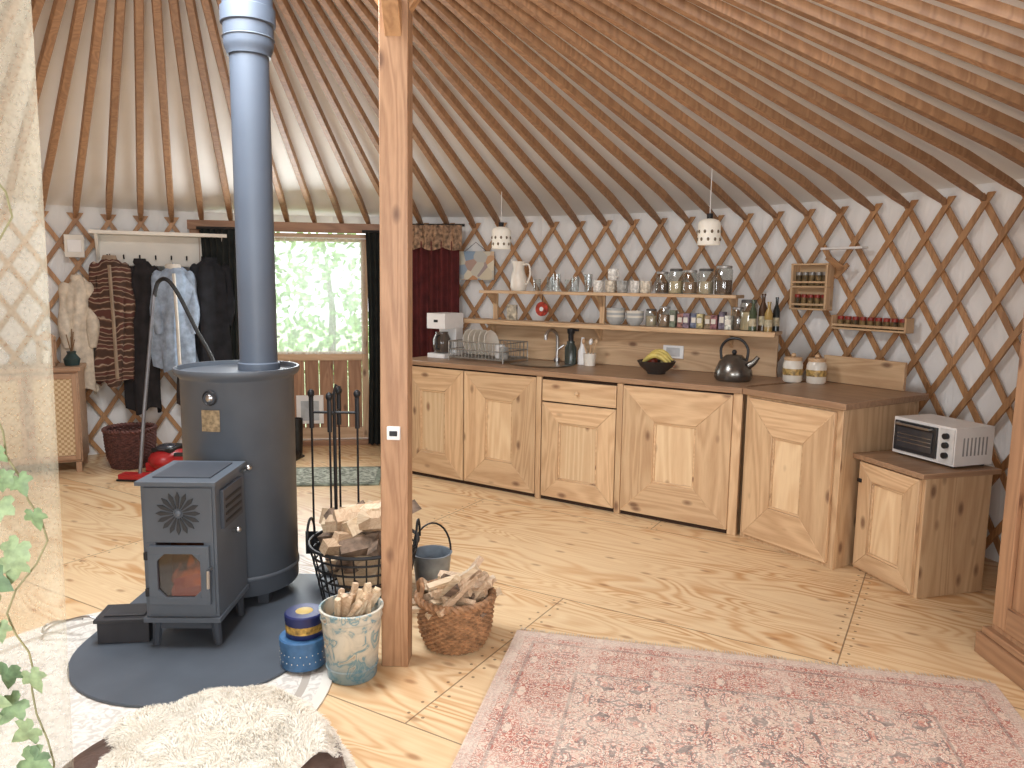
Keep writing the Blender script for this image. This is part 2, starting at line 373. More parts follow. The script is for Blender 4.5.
# splash board + shelves
sb=wood('shelf_board',(216,180,134),(184,144,100),'x',k=.8)
b=B()
b.b2(.30,2.58,.64,.662,.905,1.19,sb)
b.b2(.06,2.60,.47,.66,1.185,1.207,sb); b.b2(.06,2.60,.465,.472,1.175,1.207,pine('x'))
b.b2(.30,2.34,.47,.66,1.415,1.437,sb)
for s in (.34,1.3,2.28):
    b.b2(s-.02,s+.02,.64,.66,1.2,1.43,pine('z'))
    b.prism([(s-.01,.64,1.33),(s-.01,.64,1.415),(s-.01,.52,1.415)],(.02,0,0),pine('z')); b.prism([(s-.01,.64,1.08),(s-.01,.64,1.185),(s-.01,.52,1.185)],(.02,0,0),pine('z'))
b.finish('wall_shelf',KO,KR,0.002)
# corner cabinet
CO=Vector((1.385,4.43,0)); CR=-math.atan2(.535,.34); cw=.634
b=B()
b.b2(0,cw,.025,.70,0,.865,pine('z')); b.b2(.0,cw,0,.026,0,.862,pine('z'))
mdoor(b,.03,cw-.035,.03,.85,.18,.2,y=0)
b.b2(-.02,cw+.03,-.03,.74,.868,.903,oak('x'))
b.b2(.0,cw-.1,.70,.725,.905,1.07,pine('x'))
b.finish('corner_cabinet',CO,CR,0.003)
b=B(); b.prism([(1.385,4.53,.866),(1.94,4.87,.866),(1.70,5.02,.866)],(0,0,.036),oak('x')); b.prism([(1.40,4.53,.0),(1.42,4.54,.0),(1.72,5.01,.0),(1.70,5.01,.0)],(0,0,.865),pine('z')); b.finish('worktop_infill')
# small cabinet
SO=Vector((1.835,3.94,0)); SR=-math.atan2(.44,.125)
b=B(); b.b2(0,.44,.02,.42,0,.60,pine('z')); b.b2(-.015,.46,-.02,.45,.602,.628,oak('y')); mdoor(b,.02,.42,.02,.59,.09,.09,y=.02)
b.b2(.02,.045,-.012,.0,.48,.50,iron)
b.finish('small_cabinet',SO,SR,0.003)
# toaster oven
b=B(); W,Dp,H=.37,.25,.2
b.b2(0,W,0,Dp,.012,H,white)
for x in (.03,W-.03):
    for y in (.03,Dp-.03): b.cyl((x,y,0),.012,.014,black,10)
b.b2(.015,.27,-.012,.0,.03,.185,simple('oven_door_dark',(44,46,50),.25)); b.b2(.035,.25,-.016,-.010,.05,.155,simple('oven_glass',(70,72,78),.08,.3))
for z in (.08,.1,.12): b.b2(.04,.245,-.018,-.0165,z,z+.003,steel)
b.tube([(.04,-.012,.172),(.04,-.035,.172),(.245,-.035,.172),(.245,-.012,.172)],.006,steel)
b.b2(.285,W-.005,-.006,0,.02,.19,simple('oven_panel',(215,215,213),.3,.0))
My=Matrix.Rotation(rad(90),3,'X')
for z in (.06,.11,.155): b.cyl((.325,-.004,z),.015,.02,black,16,My)
for i in range(7): b.b2(W-.0005,W+.001,.05+i*.025,.06+i*.025,.06,.15,simple('vent_slot',(150,150,150),.5))
b.finish('toaster_oven',(2.015,3.94,.63),-math.atan2(.34,.12),0.006)
# ---- shelf items
def K(name,b,bev=0): return b.finish(name,KO,KR,bev)
gj=glassm('jar_glass',(240,244,243),.12)
ZU,ZL=1.438,1.208
def jar(b,x,y,z,r,h,cont,lid,fill=.8):
    b.lathe([(0,0),(r*.95,0),(r,.01),(r,h*.82),(r*.85,h*.9),(r*.85,h*.93)],(x,y,z),gj,18)
    b.lathe([(0,.004),(r*.93,.004),(r*.93,h*fill),(0,h*fill)],(x,y,z),cont,18)
    b.lathe([(0,h),(r*.8,h),(r*.9,h*.985),(r*.9,h*.9),(0,h*.9)],(x,y,z),lid,18)
def mug(b,x,y,z,r,h,m,ang=0):
    b.lathe([(0,0),(r*.85,0),(r,h*.15),(r,h),(r*.9,h),(r*.88,h*.15),(0,h*.1)],(x,y,z),m,18)
    ca,sa=math.cos(ang),math.sin(ang)
    b.tube([(x+ca*(r*.95+d),y+sa*(r*.95+d),z+h*q) for d,q in ((0,.8),(.018,.82),(.028,.6),(.025,.35),(0,.22))],.005,m,6)
b=B(); b.lathe([(0,0),(.055,0),(.065,.03),(.06,.1),(.042,.17),(.045,.2),(.052,.225),(.047,.225),(.036,.17),(.05,.1),(.05,.03),(0,.02)],(.62,.55,ZU),cream,24)
b.tube(spline([(.665,.55,ZU+.2),(.71,.55,ZU+.2),(.725,.55,ZU+.13),(.70,.55,ZU+.06),(.675,.55,ZU+.05)],4),.008,cream)
b.prism([(.58,.54,ZU+.2),(.55,.55,ZU+.225),(.58,.56,ZU+.2)],(0,0,.02),cream); K('ceramic_pitcher',b)
b=B()
gg=glassm('drinking_glass',(245,248,248),.08)
for i,x in enumerate((.80,.89,.97,1.05,1.13,1.21)):
    y=.53+.05*(i%2); h=.09+.02*((i*7)%3); b.lathe([(0,0),(.026,0),(.032,h),(.029,h),(.024,.008),(0,.008)],(x,y,ZU),gg,14)
K('drinking_glasses',b)
b=B(); mm=[simple('mug_white',(228,225,218),.3,0,.3,60),simple('mug_cream',(216,206,188),.3,0,.3,50),simple('mug_grey',(168,168,164),.3,0,.3,40)]
for i,x in enumerate((1.31,1.40,1.50,1.59,1.68)):
    mug(b,x,.55+.02*(i%2),ZU,.04,.085,mm[i%3],-.8)
mug(b,1.42,.56,ZU+.088,.038,.08,mm[0],-.5)
K('coffee_mugs',b)
b=B(); cs=[simple('coffee_beans',(98,80,66),.7),simple('oats',(200,184,156),.8),simple('lentils',(156,126,100),.8),simple('pasta',(204,186,148),.8)]
ls=[simple('jar_lid_grey',(160,158,154),.4,.4),simple('jar_lid_black',(84,82,80),.5)]
for i,(x,h,r) in enumerate(((1.80,.15,.045),(1.90,.17,.048),(2.0,.16,.05),(2.11,.17,.052),(2.23,.19,.058))):
    jar(b,x,.55,ZU,r,h,cs[(i*3)%4],ls[i%2],.5)
for i,(x,h,r) in enumerate(((1.72,.12,.04),(1.82,.14,.042),(2.40,.2,.055),(2.33,.15,.04))):
    jar(b,x,.57,ZL,r,h,cs[(i+1)%4],ls[(i+1)%2],.6)
K('storage_jars',b)
b=B()
for x,n_,r in ((1.45,5,.07),(1.60,4,.065)):
    for i in range(n_): 
        z=ZL+i*.016; b.lathe([(0,0),(r*.5,0),(r*.85,.025),(r,.055),(r*.95,.055),(r*.8,.028),(r*.45,.008),(0,.008)],(x,.56,z),cream if i%2 else simple('bowl_grey_blue',(180,184,184),.3),22)
K('stacked_bowls',b)
b=B()
cols=[(116,124,106),(156,110,98),(140,120,136),(116,122,142),(190,178,132),(156,132,104),(148,100,102),(116,106,120),(222,216,202)]
for i in range(9):
    x=1.90+i*.048; mt=simple('packet_%d'%i,cols[i],.5,0,.5,45); h=.085+.035*random.random()
    b.box((x,.53+.02*(i%2),ZL+h/2+.001),(.042,.045,h),mt); b.box((x,.505+.02*(i%2),ZL+h*.55),(.03,.002,h*.35),cream)
b.box((.55,.57,ZL+.06),(.09,.02,.12),simple('picture_tile',(190,180,160),.4,0,.5,25)); 
K('food_packets',b,.002)
b=B()
for i,(x,y,h,r,m_) in enumerate(((2.44,.53,.2,.025,simple('bottle_green',(70,82,60),.15)),(2.49,.58,.24,.028,simple('bottle_brown',(80,58,42),.15)),(2.54,.53,.19,.026,simple('bottle_oil',(172,144,86),.15)),(2.57,.6,.22,.022,simple('bottle_dark',(44,48,46),.15)))):
    b.lathe([(0,0),(r,0),(r,h*.6),(r*.4,h*.78),(r*.4,h*.95),(r*.5,h*.95),(r*.5,h),(0,h)],(x,y,ZL),m_,16)
    b.lathe([(r*1.01,h*.15),(r*1.01,h*.4)],(x,y,ZL),simple('bottle_label',(190,180,150),.5,0,.3,40),16)
K('glass_bottles',b)
b=B(); b.cyl((.80,.615,1.30),.055,.012,simple('red_plate',(184,66,50),.4,0,.5,30),24,My); b.ball((.80,.60,1.30),(.018,.006,.018),white); b.tube([(.80,.61,1.355),(.80,.62,1.41)],.003,iron,5); K('hanging_red_plate',b)
# coffee maker
b=B(); x,y,z=.08,.32,.905
b.b2(x-.085,x+.085,y-.12,y+.12,z,z+.035,white); b.b2(x-.085,x+.085,y+.03,y+.12,z+.035,z+.34,white); b.b2(x-.09,x+.09,y-.12,y+.12,z+.23,z+.35,white)
b.lathe([(0,0),(.06,0),(.072,.05),(.07,.11),(.05,.15),(.052,.165),(0,.165)],(x,y-.045,z+.04),simple('carafe_dark',(90,80,72),.1),20)
b.tube([(x+.03,y-.11,z+.18),(x+.04,y-.16,z+.17),(x+.04,y-.16,z+.08),(x+.03,y-.12,z+.07)],.009,black); b.b2(x-.02,x+.02,y-.123,y-.119,z+.28,z+.30,black)
K('coffee_maker',b,.012)
# dish rack
b=B(); x0_,x1_,y0_,y1_=.24,.74,.16,.5; wire=simple('wire_grey',(150,146,138),.4,.5)
for z in (.93,.99,1.05):
    b.tube([(x0_,y0_,z),(x1_,y0_,z),(x1_,y1_,z),(x0_,y1_,z)],.004,wire,6,True)
for i in range(17):
    x=x0_+(x1_-x0_)*i/16; b.tube([(x,y0_,1.05),(x,y0_,.925),(x,y1_,.925),(x,y1_,1.05)],.0028,wire,5)
for i in range(7):
    y=y0_+(y1_-y0_)*i/6; b.tube([(x0_,y,1.05),(x0_,y,.925),(x1_,y,.925),(x1_,y,1.05)],.0028,wire,5)
for x in (x0_,x1_):
    for y in (y0_,y1_): b.tube([(x,y,.905),(x,y,1.05)],.005,wire,6)
Mx=Matrix.Rotation(rad(80),3,'Y')
for i in range(5): b.lathe([(0,0),(.06,.003),(.1,.015),(.098,.018),(.06,.007),(0,.005)],(.3+i*.05,.34,1.035),cream,24,Mx)
mug(b,.62,.3,.93,.04,.1,white,0); mug(b,.69,.25,.93,.036,.09,mm[2],2)
K('dish_rack',b)
# sink & tap
b=B(); b.surf(lambda u,v:Vector((.98+[.22,.205,.17,.15,0][round(v*4)]*math.copysign(abs(math.cos(2*pi*u))**.6,math.cos(2*pi*u)),.32+[.19,.175,.14,.13,0][round(v*4)]*math.copysign(abs(math.sin(2*pi*u))**.6,math.sin(2*pi*u)),.907+[0,.006,.0,-.0015,-.0015][round(v*4)])),40,5,steel,True); K('kitchen_sink',b)
b=B(); b.cyl((.97,.56,.905),.025,.03,steel,16); b.tube(spline([(.97,.56,.93),(.97,.56,1.09),(.965,.52,1.14),(.96,.46,1.15),(.955,.42,1.12),(.955,.41,1.08)],4),.012,steel,10); b.tube([(.97,.56,1.0),(1.03,.56,1.04)],.008,steel); K('kitchen_tap',b)
b=B(); x,y=1.12,.5; b.lathe([(0,0),(.045,0),(.045,.12),(.03,.15),(.03,.17),(0,.17)],(x,y,.905),simple('soap_bottle_dark',(60,66,60),.2),18); b.lathe([(0,.17),(.02,.17),(.02,.22),(.028,.23),(.028,.26),(0,.265)],(x,y,.905),black,14); b.b2(x-.01,x+.06,y-.01,y+.01,1.15,1.165,black)
b.lathe([(0,0),(.035,0),(.035,.1),(.02,.13),(.012,.2),(0,.2)],(x+.09,y+.02,.905),white,16); K('soap_dispenser',b)
b=B(); x,y=1.29,.48; b.lathe([(0,0),(.04,0),(.048,.09),(.043,.09),(.036,.008),(0,.008)],(x,y,.905),cream,18)
for i in range(4): b.tube([(x,y,.915),(x+.05*math.cos(i*1.7),y+.03*math.sin(i*1.7),1.07)],.005,pine('z'),6); b.ball((x+.05*math.cos(i*1.7),y+.03*math.sin(i*1.7),1.08),(.014,.014,.022),white if i%2 else pine('z'),8,6)
K('utensil_pot',b)
b=B(); x,y=1.87,.33; b.lathe([(0,0),(.06,0),(.062,.01),(.11,.05),(.13,.085),(.125,.087),(.1,.055),(.05,.018),(0,.018)],(x,y,.905),simple('fruit_bowl_black',(58,52,48),.35),28)
yel=simple('banana_yellow',(214,192,104),.5,0,.2,20); ora=simple('fruit_pale',(200,190,140),.5,0,.2)
for k in range(3): b.tube([(x-.09+.19*t,y-.03+.035*k,.975+.055*math.sin(pi*t)+.01*k) for t in [i/8 for i in range(9)]],[.006,.014,.018,.019,.019,.019,.017,.012,.004],yel,8)
b.ball((x+.05,y+.04,.985),.036,ora); b.ball((x-.05,y+.05,.98),.036,simple('apple_red',(150,60,40),.4)); K('fruit_bowl',b)
b=B(); b.box((1.87,.632,1.03),(.15,.012,.09),white); b.box((1.87,.624,1.03),(.1,.004,.06),simple('socket_grey',(190,190,190),.5)); K('wall_socket',b,.003)
# kettle
b=B(); x,y,z=2.40,.30,.905; kt=simple('kettle_steel',(120,117,112),.25,.85,.1)
b.lathe([(0,0),(.105,0),(.118,.02),(.115,.06),(.09,.12),(.055,.155),(.05,.16),(0,.165)],(x,y,z),kt,32); b.ball((x,y,z+.178),(.016,.016,.016),black)
b.tube([(x+.085,y,z+.09),(x+.125,y,z+.12),(x+.15,y,z+.155)],[.026,.018,.013],kt,12)
b.tube(spline([(x-.08,y,z+.13),(x-.085,y,z+.2),(x-.05,y,z+.25),(x,y,z+.265),(x+.05,y,z+.25),(x+.085,y,z+.2),(x+.08,y,z+.13)],4),.009,black,8); K('stovetop_kettle',b)
# ceramic jars
for X_,Y_ in ((1.76,4.74),(1.885,4.68)):
    b=B(); b.lathe([(0,0),(.05,0),(.058,.01),(.06,.11),(.052,.13),(.05,.135),(0,.135)],(0,0,0),cream,24)
    b.lathe([(0,.135),(.053,.135),(.053,.155),(.0,.158)],(0,0,0),pine('x'),24); b.ball((0,0,.168),(.015,.015,.014),pine('x'))
    b.lathe([(.0605,.045),(.0608,.085)],(0,0,0),simple('jar_motif_yellow',(190,158,96),.4,0,.5,50),24)
    b.finish('ceramic_canister',(X_,Y_,.904))
# pendants
for X_,Y_,zt in ((-.10,6.12,2.22),(1.30,5.15,2.26)):
    b=B(); sh=simple('pendant_ceramic',(236,232,222),.4,0,.03,10,0,0,(255,240,215),.15)
    b.lathe([(.03,.17),(.06,.16),(.074,.14),(.074,0),(.07,0),(.07,.135),(.056,.155),(.028,.165)],(0,0,1.765),sh,30)
    for zz in (1.80,1.85):
        for i in range(10):
            a=2*pi*(i+(.5 if zz>1.82 else 0))/10; b.ball((.0735*math.cos(a),.0735*math.sin(a),zz),(.009,.009,.012),simple('pendant_hole',(120,106,86),.8),8,6)
    b.cyl((0,0,1.92),.02,.05,iron,12); b.tube([(0,0,1.96),(0,0,zt)],.003,white,6); b.ball((0,0,1.83),.028,simple('bulb',(255,250,240),.3,0,0,5,0,0,(255,235,200),.6))
    b.finish('pendant_lamp',(X_,Y_,0))
# spice racks
def wallplace(b,name,X_,Y_,z,r=R-.045):
    a=math.atan2(Y_-C.y,X_-C.x); return b.finish(name,(C.x+r*math.cos(a),C.y+r*math.sin(a),z),a-pi/2,.002)
b=B()
for x in (-.13,.13): b.b2(x-.008,x+.008,-.08,0,0,.31,pine('z'))
for z in (0,.15): b.b2(-.14,.14,-.08,0,z,z+.012,pine('x'))
b.b2(-.14,.14,-.08,0,.3,.312,pine('x'))
for z in (.03,.18): b.b2(-.13,.13,-.08,-.074,z,z+.014,pine('x'))
b.b2(-.13,.13,-.006,0,0,.31,pine('x'))
rl=simple('spice_lid_red',(156,54,44),.4); sg=simple('spice_mix',(120,98,60),.6,0,.6,30)
for z in (.013,.163):
    for i in range(5):
        b.cyl((-.1+i*.05,-.04,z),.019,.07,sg,12); b.cyl((-.1+i*.05,-.04,z+.07),.02,.022,rl if z<.1 else ls[0],12)
wallplace(b,'spice_rack',2.10,5.25,1.34)
b=B()
b.b2(-.26,.26,-.08,0,0,.012,pine('x'));b.b2(-.26,.26,-.08,-.072,.02,.036,pine('x'));b.b2(-.26,.26,-.008,0,0,.06,pine('x'))
for x in (-.26,.26): b.b2(x-.006,x+.006,-.08,0,0,.09,pine('z'))
for i in range(9): b.cyl((-.22+i*.055,-.04,.013),.02,.05,sg,12); b.cyl((-.22+i*.055,-.04,.063),.021,.022,rl,12)
wallplace(b,'spice_rack',2.33,4.85,1.225)
b=B(); b.b2(-.15,.15,-.07,0,0,.015,white); b.box((-.05,-.04,-.09),(.16,.015,.04),yw('x'),(0,.6,0)); b.box((0,-.04,-.14),(.12,.015,.03),yw('x'),(0,-.8,0)); wallplace(b,'wall_coat_hook',2.2,5.05,1.74)
# picture near the kitchen
m,nt,o=newmat('map_print'); tc=N(nt,'ShaderNodeTexCoord').outputs['Object']
vc=N(nt,'ShaderNodeTexVoronoi',{'Vector':tc,'Scale':11.0}); cc=ramp(nt,N(nt,'ShaderNodeSeparateColor',{0:vc.outputs['Color']}).outputs[0],[(0.2,L(225,215,190)),(0.5,L(140,164,188)),(0.75,L(206,150,100)),(.95,L(235,225,200))])
pbsdf(nt,o,Base_Color=cc,Roughness=.5)
b=B(); b.b2(-.17,.17,-.02,0,0,.25,m); b.tube([(-.1,-.01,.25),(0,-.01,.33),(.1,-.01,.25)],.003,iron,5); wallplace(b,'wall_picture',-.33,6.85,1.52)
# ---------------------------------------------------------------- wardrobe on the right
b=B(); ww=lambda a:wood('wardrobe_pine',(184,136,90),(152,106,66),a,k=.7)
b.b2(.0,.55,-1.0,0,.09,2.0,ww('z')); b.b2(-.045,.58,-1.03,.03,0,.09,ww('y')); b.b2(-.03,.57,-1.02,.015,.09,.12,ww('y')); b.b2(-.04,.58,-1.03,.03,2.0,2.06,ww('y'))
for y0,y1 in ((-.97,-.51),(-.49,-.03)):
    b.b2(-.02,0,y0,y0+.08,.15,1.95,ww('z'));b.b2(-.02,0,y1-.08,y1,.15,1.95,ww('z'))
    for z0,z1 in ((.15,.25),(1.0,1.1),(1.85,1.95)): b.b2(-.02,0,y0+.08,y1-.08,z0,z1,ww('y'))
b.finish('pine_wardrobe',(1.985,2.97,0),0,.004)
# ---------------------------------------------------------------- rugs
def rugmat(name,w,h):
    m,nt,o=newmat(name); tc=N(nt,'ShaderNodeTexCoord').outputs['Object']; s=N(nt,'ShaderNodeSeparateXYZ',{0:tc}); X,Y=s.outputs[0],M_(nt,'MULTIPLY',s.outputs[1],-1.0)
    d=M_(nt,'MINIMUM',M_(nt,'MINIMUM',X,M_(nt,'SUBTRACT',w,X)),M_(nt,'MINIMUM',Y,M_(nt,'SUBTRACT',h,Y)))
    def motif(cell,sc_,k,z=0.0):
        a=M_(nt,'ABSOLUTE',M_(nt,'SUBTRACT',M_(nt,'FRACT',M_(nt,'DIVIDE',X,cell)),.5)); c=M_(nt,'ABSOLUTE',M_(nt,'SUBTRACT',M_(nt,'FRACT',M_(nt,'DIVIDE',Y,cell)),.5))
        v=N(nt,'ShaderNodeCombineXYZ',{0:a,1:c,2:z}).outputs[0]
        nn=N(nt,'ShaderNodeTexNoise',{'Vector':v,'Scale':sc_,'Detail':2.0,'Distortion':1.4}).outputs[0]
        return M_(nt,'MULTIPLY_ADD',M_(nt,'SINE',M_(nt,'MULTIPLY',nn,k)),.5,.5)
    m1=motif(.48,9.0,50.0); m2=motif(.24,6.0,40.0,3.0); m3=motif(.96,7.0,36.0,7.0)
    red=L(172,90,74); pk=L(198,138,120); cr=L(228,214,198); bl=L(94,84,84)
    field=mixc(nt,ramp(nt,m1,[(.45,(0,0,0)),(.5,(1,1,1))]),red,pk)
    field=mixc(nt,ramp(nt,m2,[(.60,(0,0,0)),(.66,(1,1,1))]),field,cr)
    field=mixc(nt,ramp(nt,m3,[(.82,(0,0,0)),(.88,(.8,.8,.8))]),field,L(206,178,158))
    field=mixc(nt,M_(nt,'MULTIPLY',ramp(nt,m1,[(.07,(1,1,1)),(.15,(0,0,0))]),.85),field,bl)
    field=mixc(nt,M_(nt,'MULTIPLY',ramp(nt,m3,[(.03,(1,1,1)),(.08,(0,0,0))]),.85),field,bl)
    bord=mixc(nt,ramp(nt,m2,[(.45,(0,0,0)),(.52,(1,1,1))]),L(216,190,172),red)
    bord=mixc(nt,M_(nt,'MULTIPLY',ramp(nt,m1,[(.08,(1,1,1)),(.16,(0,0,0))]),.7),bord,bl)
    c=mixc(nt,M_(nt,'LESS_THAN',d,.30),field,bord)
    for a,w_,q in ((.30,.006,bl),(.09,.006,bl),(.02,.028,L(206,192,178))):
        c=mixc(nt,M_(nt,'MULTIPLY',M_(nt,'COMPARE',d,a,w_),.5),c,q)
    w1=N(nt,'ShaderNodeTexNoise',{'Vector':tc,'Scale':4.0,'Detail':8.0,'Roughness':.8}).outputs[0]
    c=mixc(nt,ramp(nt,w1,[(.45,(0,0,0)),(.70,(.75,.75,.75))]),c,L(222,206,190))
    w2=N(nt,'ShaderNodeTexNoise',{'Vector':tc,'Scale':110.0,'Detail':2.0}).outputs[0]
    c=mixc(nt,M_(nt,'MULTIPLY',w2,.2),c,L(228,216,202))
    p=pbsdf(nt,o,Base_Color=c,Roughness=.95); bp=N(nt,'ShaderNodeBump',{'Height':w2,'Strength':.3,'Distance':.004}); nt.links.new(bp.outputs[0],p.inputs['Normal'])
    return m
b=B(); b.b2(0,1.86,-2.9,0,.0,.01,rugmat('persian_rug_pile',1.86,2.9))
fr=simple('rug_fringe',(216,206,194),.95)
for i in range(150):
    x=.01+1.84*i/149; b.tube([(x,0,.006),(x+random.uniform(-.006,.006),.03+.012*random.random(),.003)],.0018,fr,4)
b.finish('persian_rug',(.035,3.12,.001),rad(-12.5),0)
m,nt,o=newmat('round_rug_pile'); tc=N(nt,'ShaderNodeTexCoord').outputs['Object']
ln=N(nt,'ShaderNodeVectorMath',{0:tc},operation='LENGTH').outputs['Value']
nz=N(nt,'ShaderNodeTexNoise',{'Vector':tc,'Scale':28.0,'Detail':3.0,'Distortion':1.5}).outputs[0]
c=mixc(nt,ramp(nt,nz,[(.45,(0,0,0)),(.6,(.8,.8,.8))]),L(222,217,209),L(188,181,173)); c=mixc(nt,M_(nt,'COMPARE',ln,.66,.015),c,L(176,167,157)); c=mixc(nt,M_(nt,'GREATER_THAN',ln,.72),c,L(222,216,206))
pbsdf(nt,o,Base_Color=c,Roughness=.95)
b=B(); b.cyl((0,0,0),.76,.008,m,72); b.finish('round_rug',(-1.42,2.62,.001))
b=B(); b.b2(-.42,.42,-.27,.27,0,.012,simple('doormat_green',(122,130,116),.95,0,.5,14)); b.b2(-.38,.38,-.23,.23,.012,.014,simple('doormat_inner',(158,162,148),.95,0,.5,40)); b.finish('door_mat',(-1.42,5.70,.001),rad(6))
# ---------------------------------------------------------------- hearth & stove
slate=simple('hearth_plate_steel',(78,85,94),.5,.0,.08,5)
b=B(); pts=[(-.47,.75,0),(-.47,0,0)]+[(-.47*math.cos(pi*i/24),-.47*math.sin(pi*i/24),0) for i in range(1,24)]+[(.47,0,0),(.47,.75,0)]
b.prism(pts,(0,0,.012),slate); b.finish('hearth_plate',(-1.27,2.95,.010),0,.003)
HZ=.022
sm=simple('stove_grey_paint',(84,91,100),.42,.0,.06,6); sd=simple('stove_dark_grey',(64,69,77),.45,.0,.08,8)
b=B()
b.lathe([(0,.05),(.243,.05),(.25,.06),(.25,1.03),(.256,1.04),(.272,1.05),(.278,1.065),(.276,1.08),(.265,1.08),(.26,1.06),(0,1.06)],(0,0,0),sm,64)
for a in range(4):
    aa=pi/4+a*pi/2; b.b2(.20*math.cos(aa)-.025,.20*math.cos(aa)+.025,.20*math.sin(aa)-.025,.20*math.sin(aa)+.025,0,.055,sd)
b.lathe([(.251,.12),(.255,.125),(.255,.14),(.251,.145)],(0,0,0),sm,64)
def ondrum(ang,z,w,h,m,off=.004):
    n=8; r=.25+off
    b.surf(lambda u,v:Vector((r*math.cos(ang+(u-.5)*w/r),r*math.sin(ang+(u-.5)*w/r),z+(v-.5)*h)),n,3,m)
ac=rad(-98)
brass=simple('stove_badge',(150,132,104),.4,.2,.3,60)
Mc=Matrix.Rotation(ac+pi/2,3,'Z')@Matrix.Rotation(rad(90),3,'X')
b.cyl((.248*math.cos(ac),.248*math.sin(ac),.965),.034,.008,sd,24,Mc); b.lathe([(.026,.008),(.03,.012),(.034,.008)],(.248*math.cos(ac),.248*math.sin(ac),.965),iron,24,Mc)
b.ball((.256*math.cos(ac),.256*math.sin(ac),.965),(.016,.01,.018),steel,10,8)
ondrum(ac,.865,.085,.095,brass)
b.finish('stove_heat_drum',(-1.275,3.505,HZ))
# flue
b=B()
b.lathe([(.0,.0),(.095,.0),(.095,.03),(.085,.035),(.085,1.40),(.094,1.40),(.098,1.42),(.104,1.43),(.108,1.45),(.108,1.53),(.118,1.535),(.118,1.60),(.108,1.605),(.108,2.3),(0,2.3)],(0,0,0),simple('flue_blue_grey',(84,93,106),.45,.0,.05,4),40)
b.lathe([(.1085,1.47),(.113,1.475),(.1085,1.48)],(0,0,0),sm,40)
b.finish('stove_flue_pipe',(-1.19,3.55,HZ+1.061))
# firebox
b=B(); w,d,z0,z1=.145,.34,.13,.675
t=.012
b.b2(-w,-w+t,0,d,z0,z1,sm); b.b2(w-t,w,0,d,z0,z1,sm); b.b2(-w+t,w-t,d-t,d,z0,z1,sm); b.b2(-w+t,w-t,0,d-t,z0,z0+t,sm)
b.b2(-w+t,w-t,0,d-t,z1-t,z1,sm)
b.b2(-w-.012,w+.012,-.025,d,z1,z1+.016,sm); b.b2(-w-.008,w+.008,-.015,d,z0-.02,z0,sm)
b.b2(-w+.03,w-.03,.04,d-.05,z1+.016,z1+.022,sd)
b.b2(-w+t,w-t,-.005,.01,.44,z1-t,sm); b.b2(-w+t,w-t,-.005,.01,z0+t,.20,sm); b.b2(-w+t,-w+.05,-.005,.01,.2,.44,sm); b.b2(w-.05,w-t,-.005,.01,.2,.44,sm)
b.b2(-.12,.12,-.025,-.006,.40,.43,sm); b.b2(-.12,.12,-.025,-.006,.19,.22,sm); b.b2(-.12,-.085,-.025,-.006,.22,.40,sm); b.b2(.085,.12,-.025,-.006,.22,.40,sm)
for sx in (-1,1):
    b.prism([(sx*.085,-.026,.401),(sx*.055,-.026,.401),(sx*.085,-.026,.37)],(0,.018,0),sm)
    b.prism([(sx*.085,-.026,.219),(sx*.055,-.026,.219),(sx*.085,-.026,.25)],(0,.018,0),sm)
b.b2(-.085,.085,-.014,-.010,.22,.40,glassm('stove_glass',(200,188,176),.05))
for z in (.24,.39): b.cyl((-.128,-.02,z-.015),.009,.03,iron,10)
b.tube([(.125,-.02,.34),(.125,-.05,.34),(.125,-.055,.27)],.007,steel,8)
cz=.56
for i in range(16):
    a=2*pi*i/16; p0=Vector((.02*math.cos(a),-.006,cz+.02*math.sin(a))); p1=Vector((.088*math.cos(a),-.006,cz+.088*math.sin(a))); pr=Vector((-math.sin(a),0,math.cos(a)))
    b.prism([p0-pr*.002,p0.lerp(p1,.7)-pr*.009,p1,p0.lerp(p1,.7)+pr*.009,p0+pr*.002],(0,-.004,0),simple('petal_dark',(44,46,50),.5))
b.ball((0,-.008,cz),(.015,.008,.015),sm,12,8)
b.b2(w,w+.015,.05,.27,.48,.64,sd); 
for i in range(4): b.b2(w+.015,w+.018,.07,.25,.50+i*.03,.512+i*.03,iron)
b.ball((w+.03,.16,.44),.014,steel,10,8); b.tube([(w,.16,.44),(w+.03,.16,.44)],.005,steel,6)
b.ball((w+.035,.30,.67),.014,steel,10,8); b.tube([(w,.30,.65),(w+.035,.30,.67)],.006,steel,6)
for x in (-w+.03,w-.03):
    for y in (.03,d-.04): b.tube([(x,y,.12),(x+(.01 if x>0 else -.01),y,.0)],[.022,.016],sd,8)
b.b2(-w+.04,w-.04,.02,d-.06,.07,.11,sd)
soot=simple('firebrick',(84,58,42),.9,0,.4,20); b.b2(-.125,.125,.2,.21,.16,.46,soot); b.b2(-.125,.125,.012,.2,.155,.16,soot)
ember=simple('burning_log',(84,46,28),.9,0,.6,25,0,0,(255,96,30),.35)
b.tube([(-.08,.12,.19),(.08,.09,.195)],.028,ember,10); b.tube([(-.06,.07,.235),(.07,.14,.25)],.024,ember,10)
m,nt,o=newmat('flame'); tc=N(nt,'ShaderNodeTexCoord').outputs['Object']
nz=N(nt,'ShaderNodeTexNoise',{'Vector':tc,'Scale':26.0,'Detail':4.0}).outputs[0]
hz=N(nt,'ShaderNodeSeparateXYZ',{0:tc}).outputs[2]
fade=ramp(nt,hz,[(.23,(1,1,1)),(.35,(0.25,0.25,0.25))])
em=N(nt,'ShaderNodeEmission',{'Color':L(255,140,60),'Strength':.9}); tr=N(nt,'ShaderNodeBsdfTransparent')
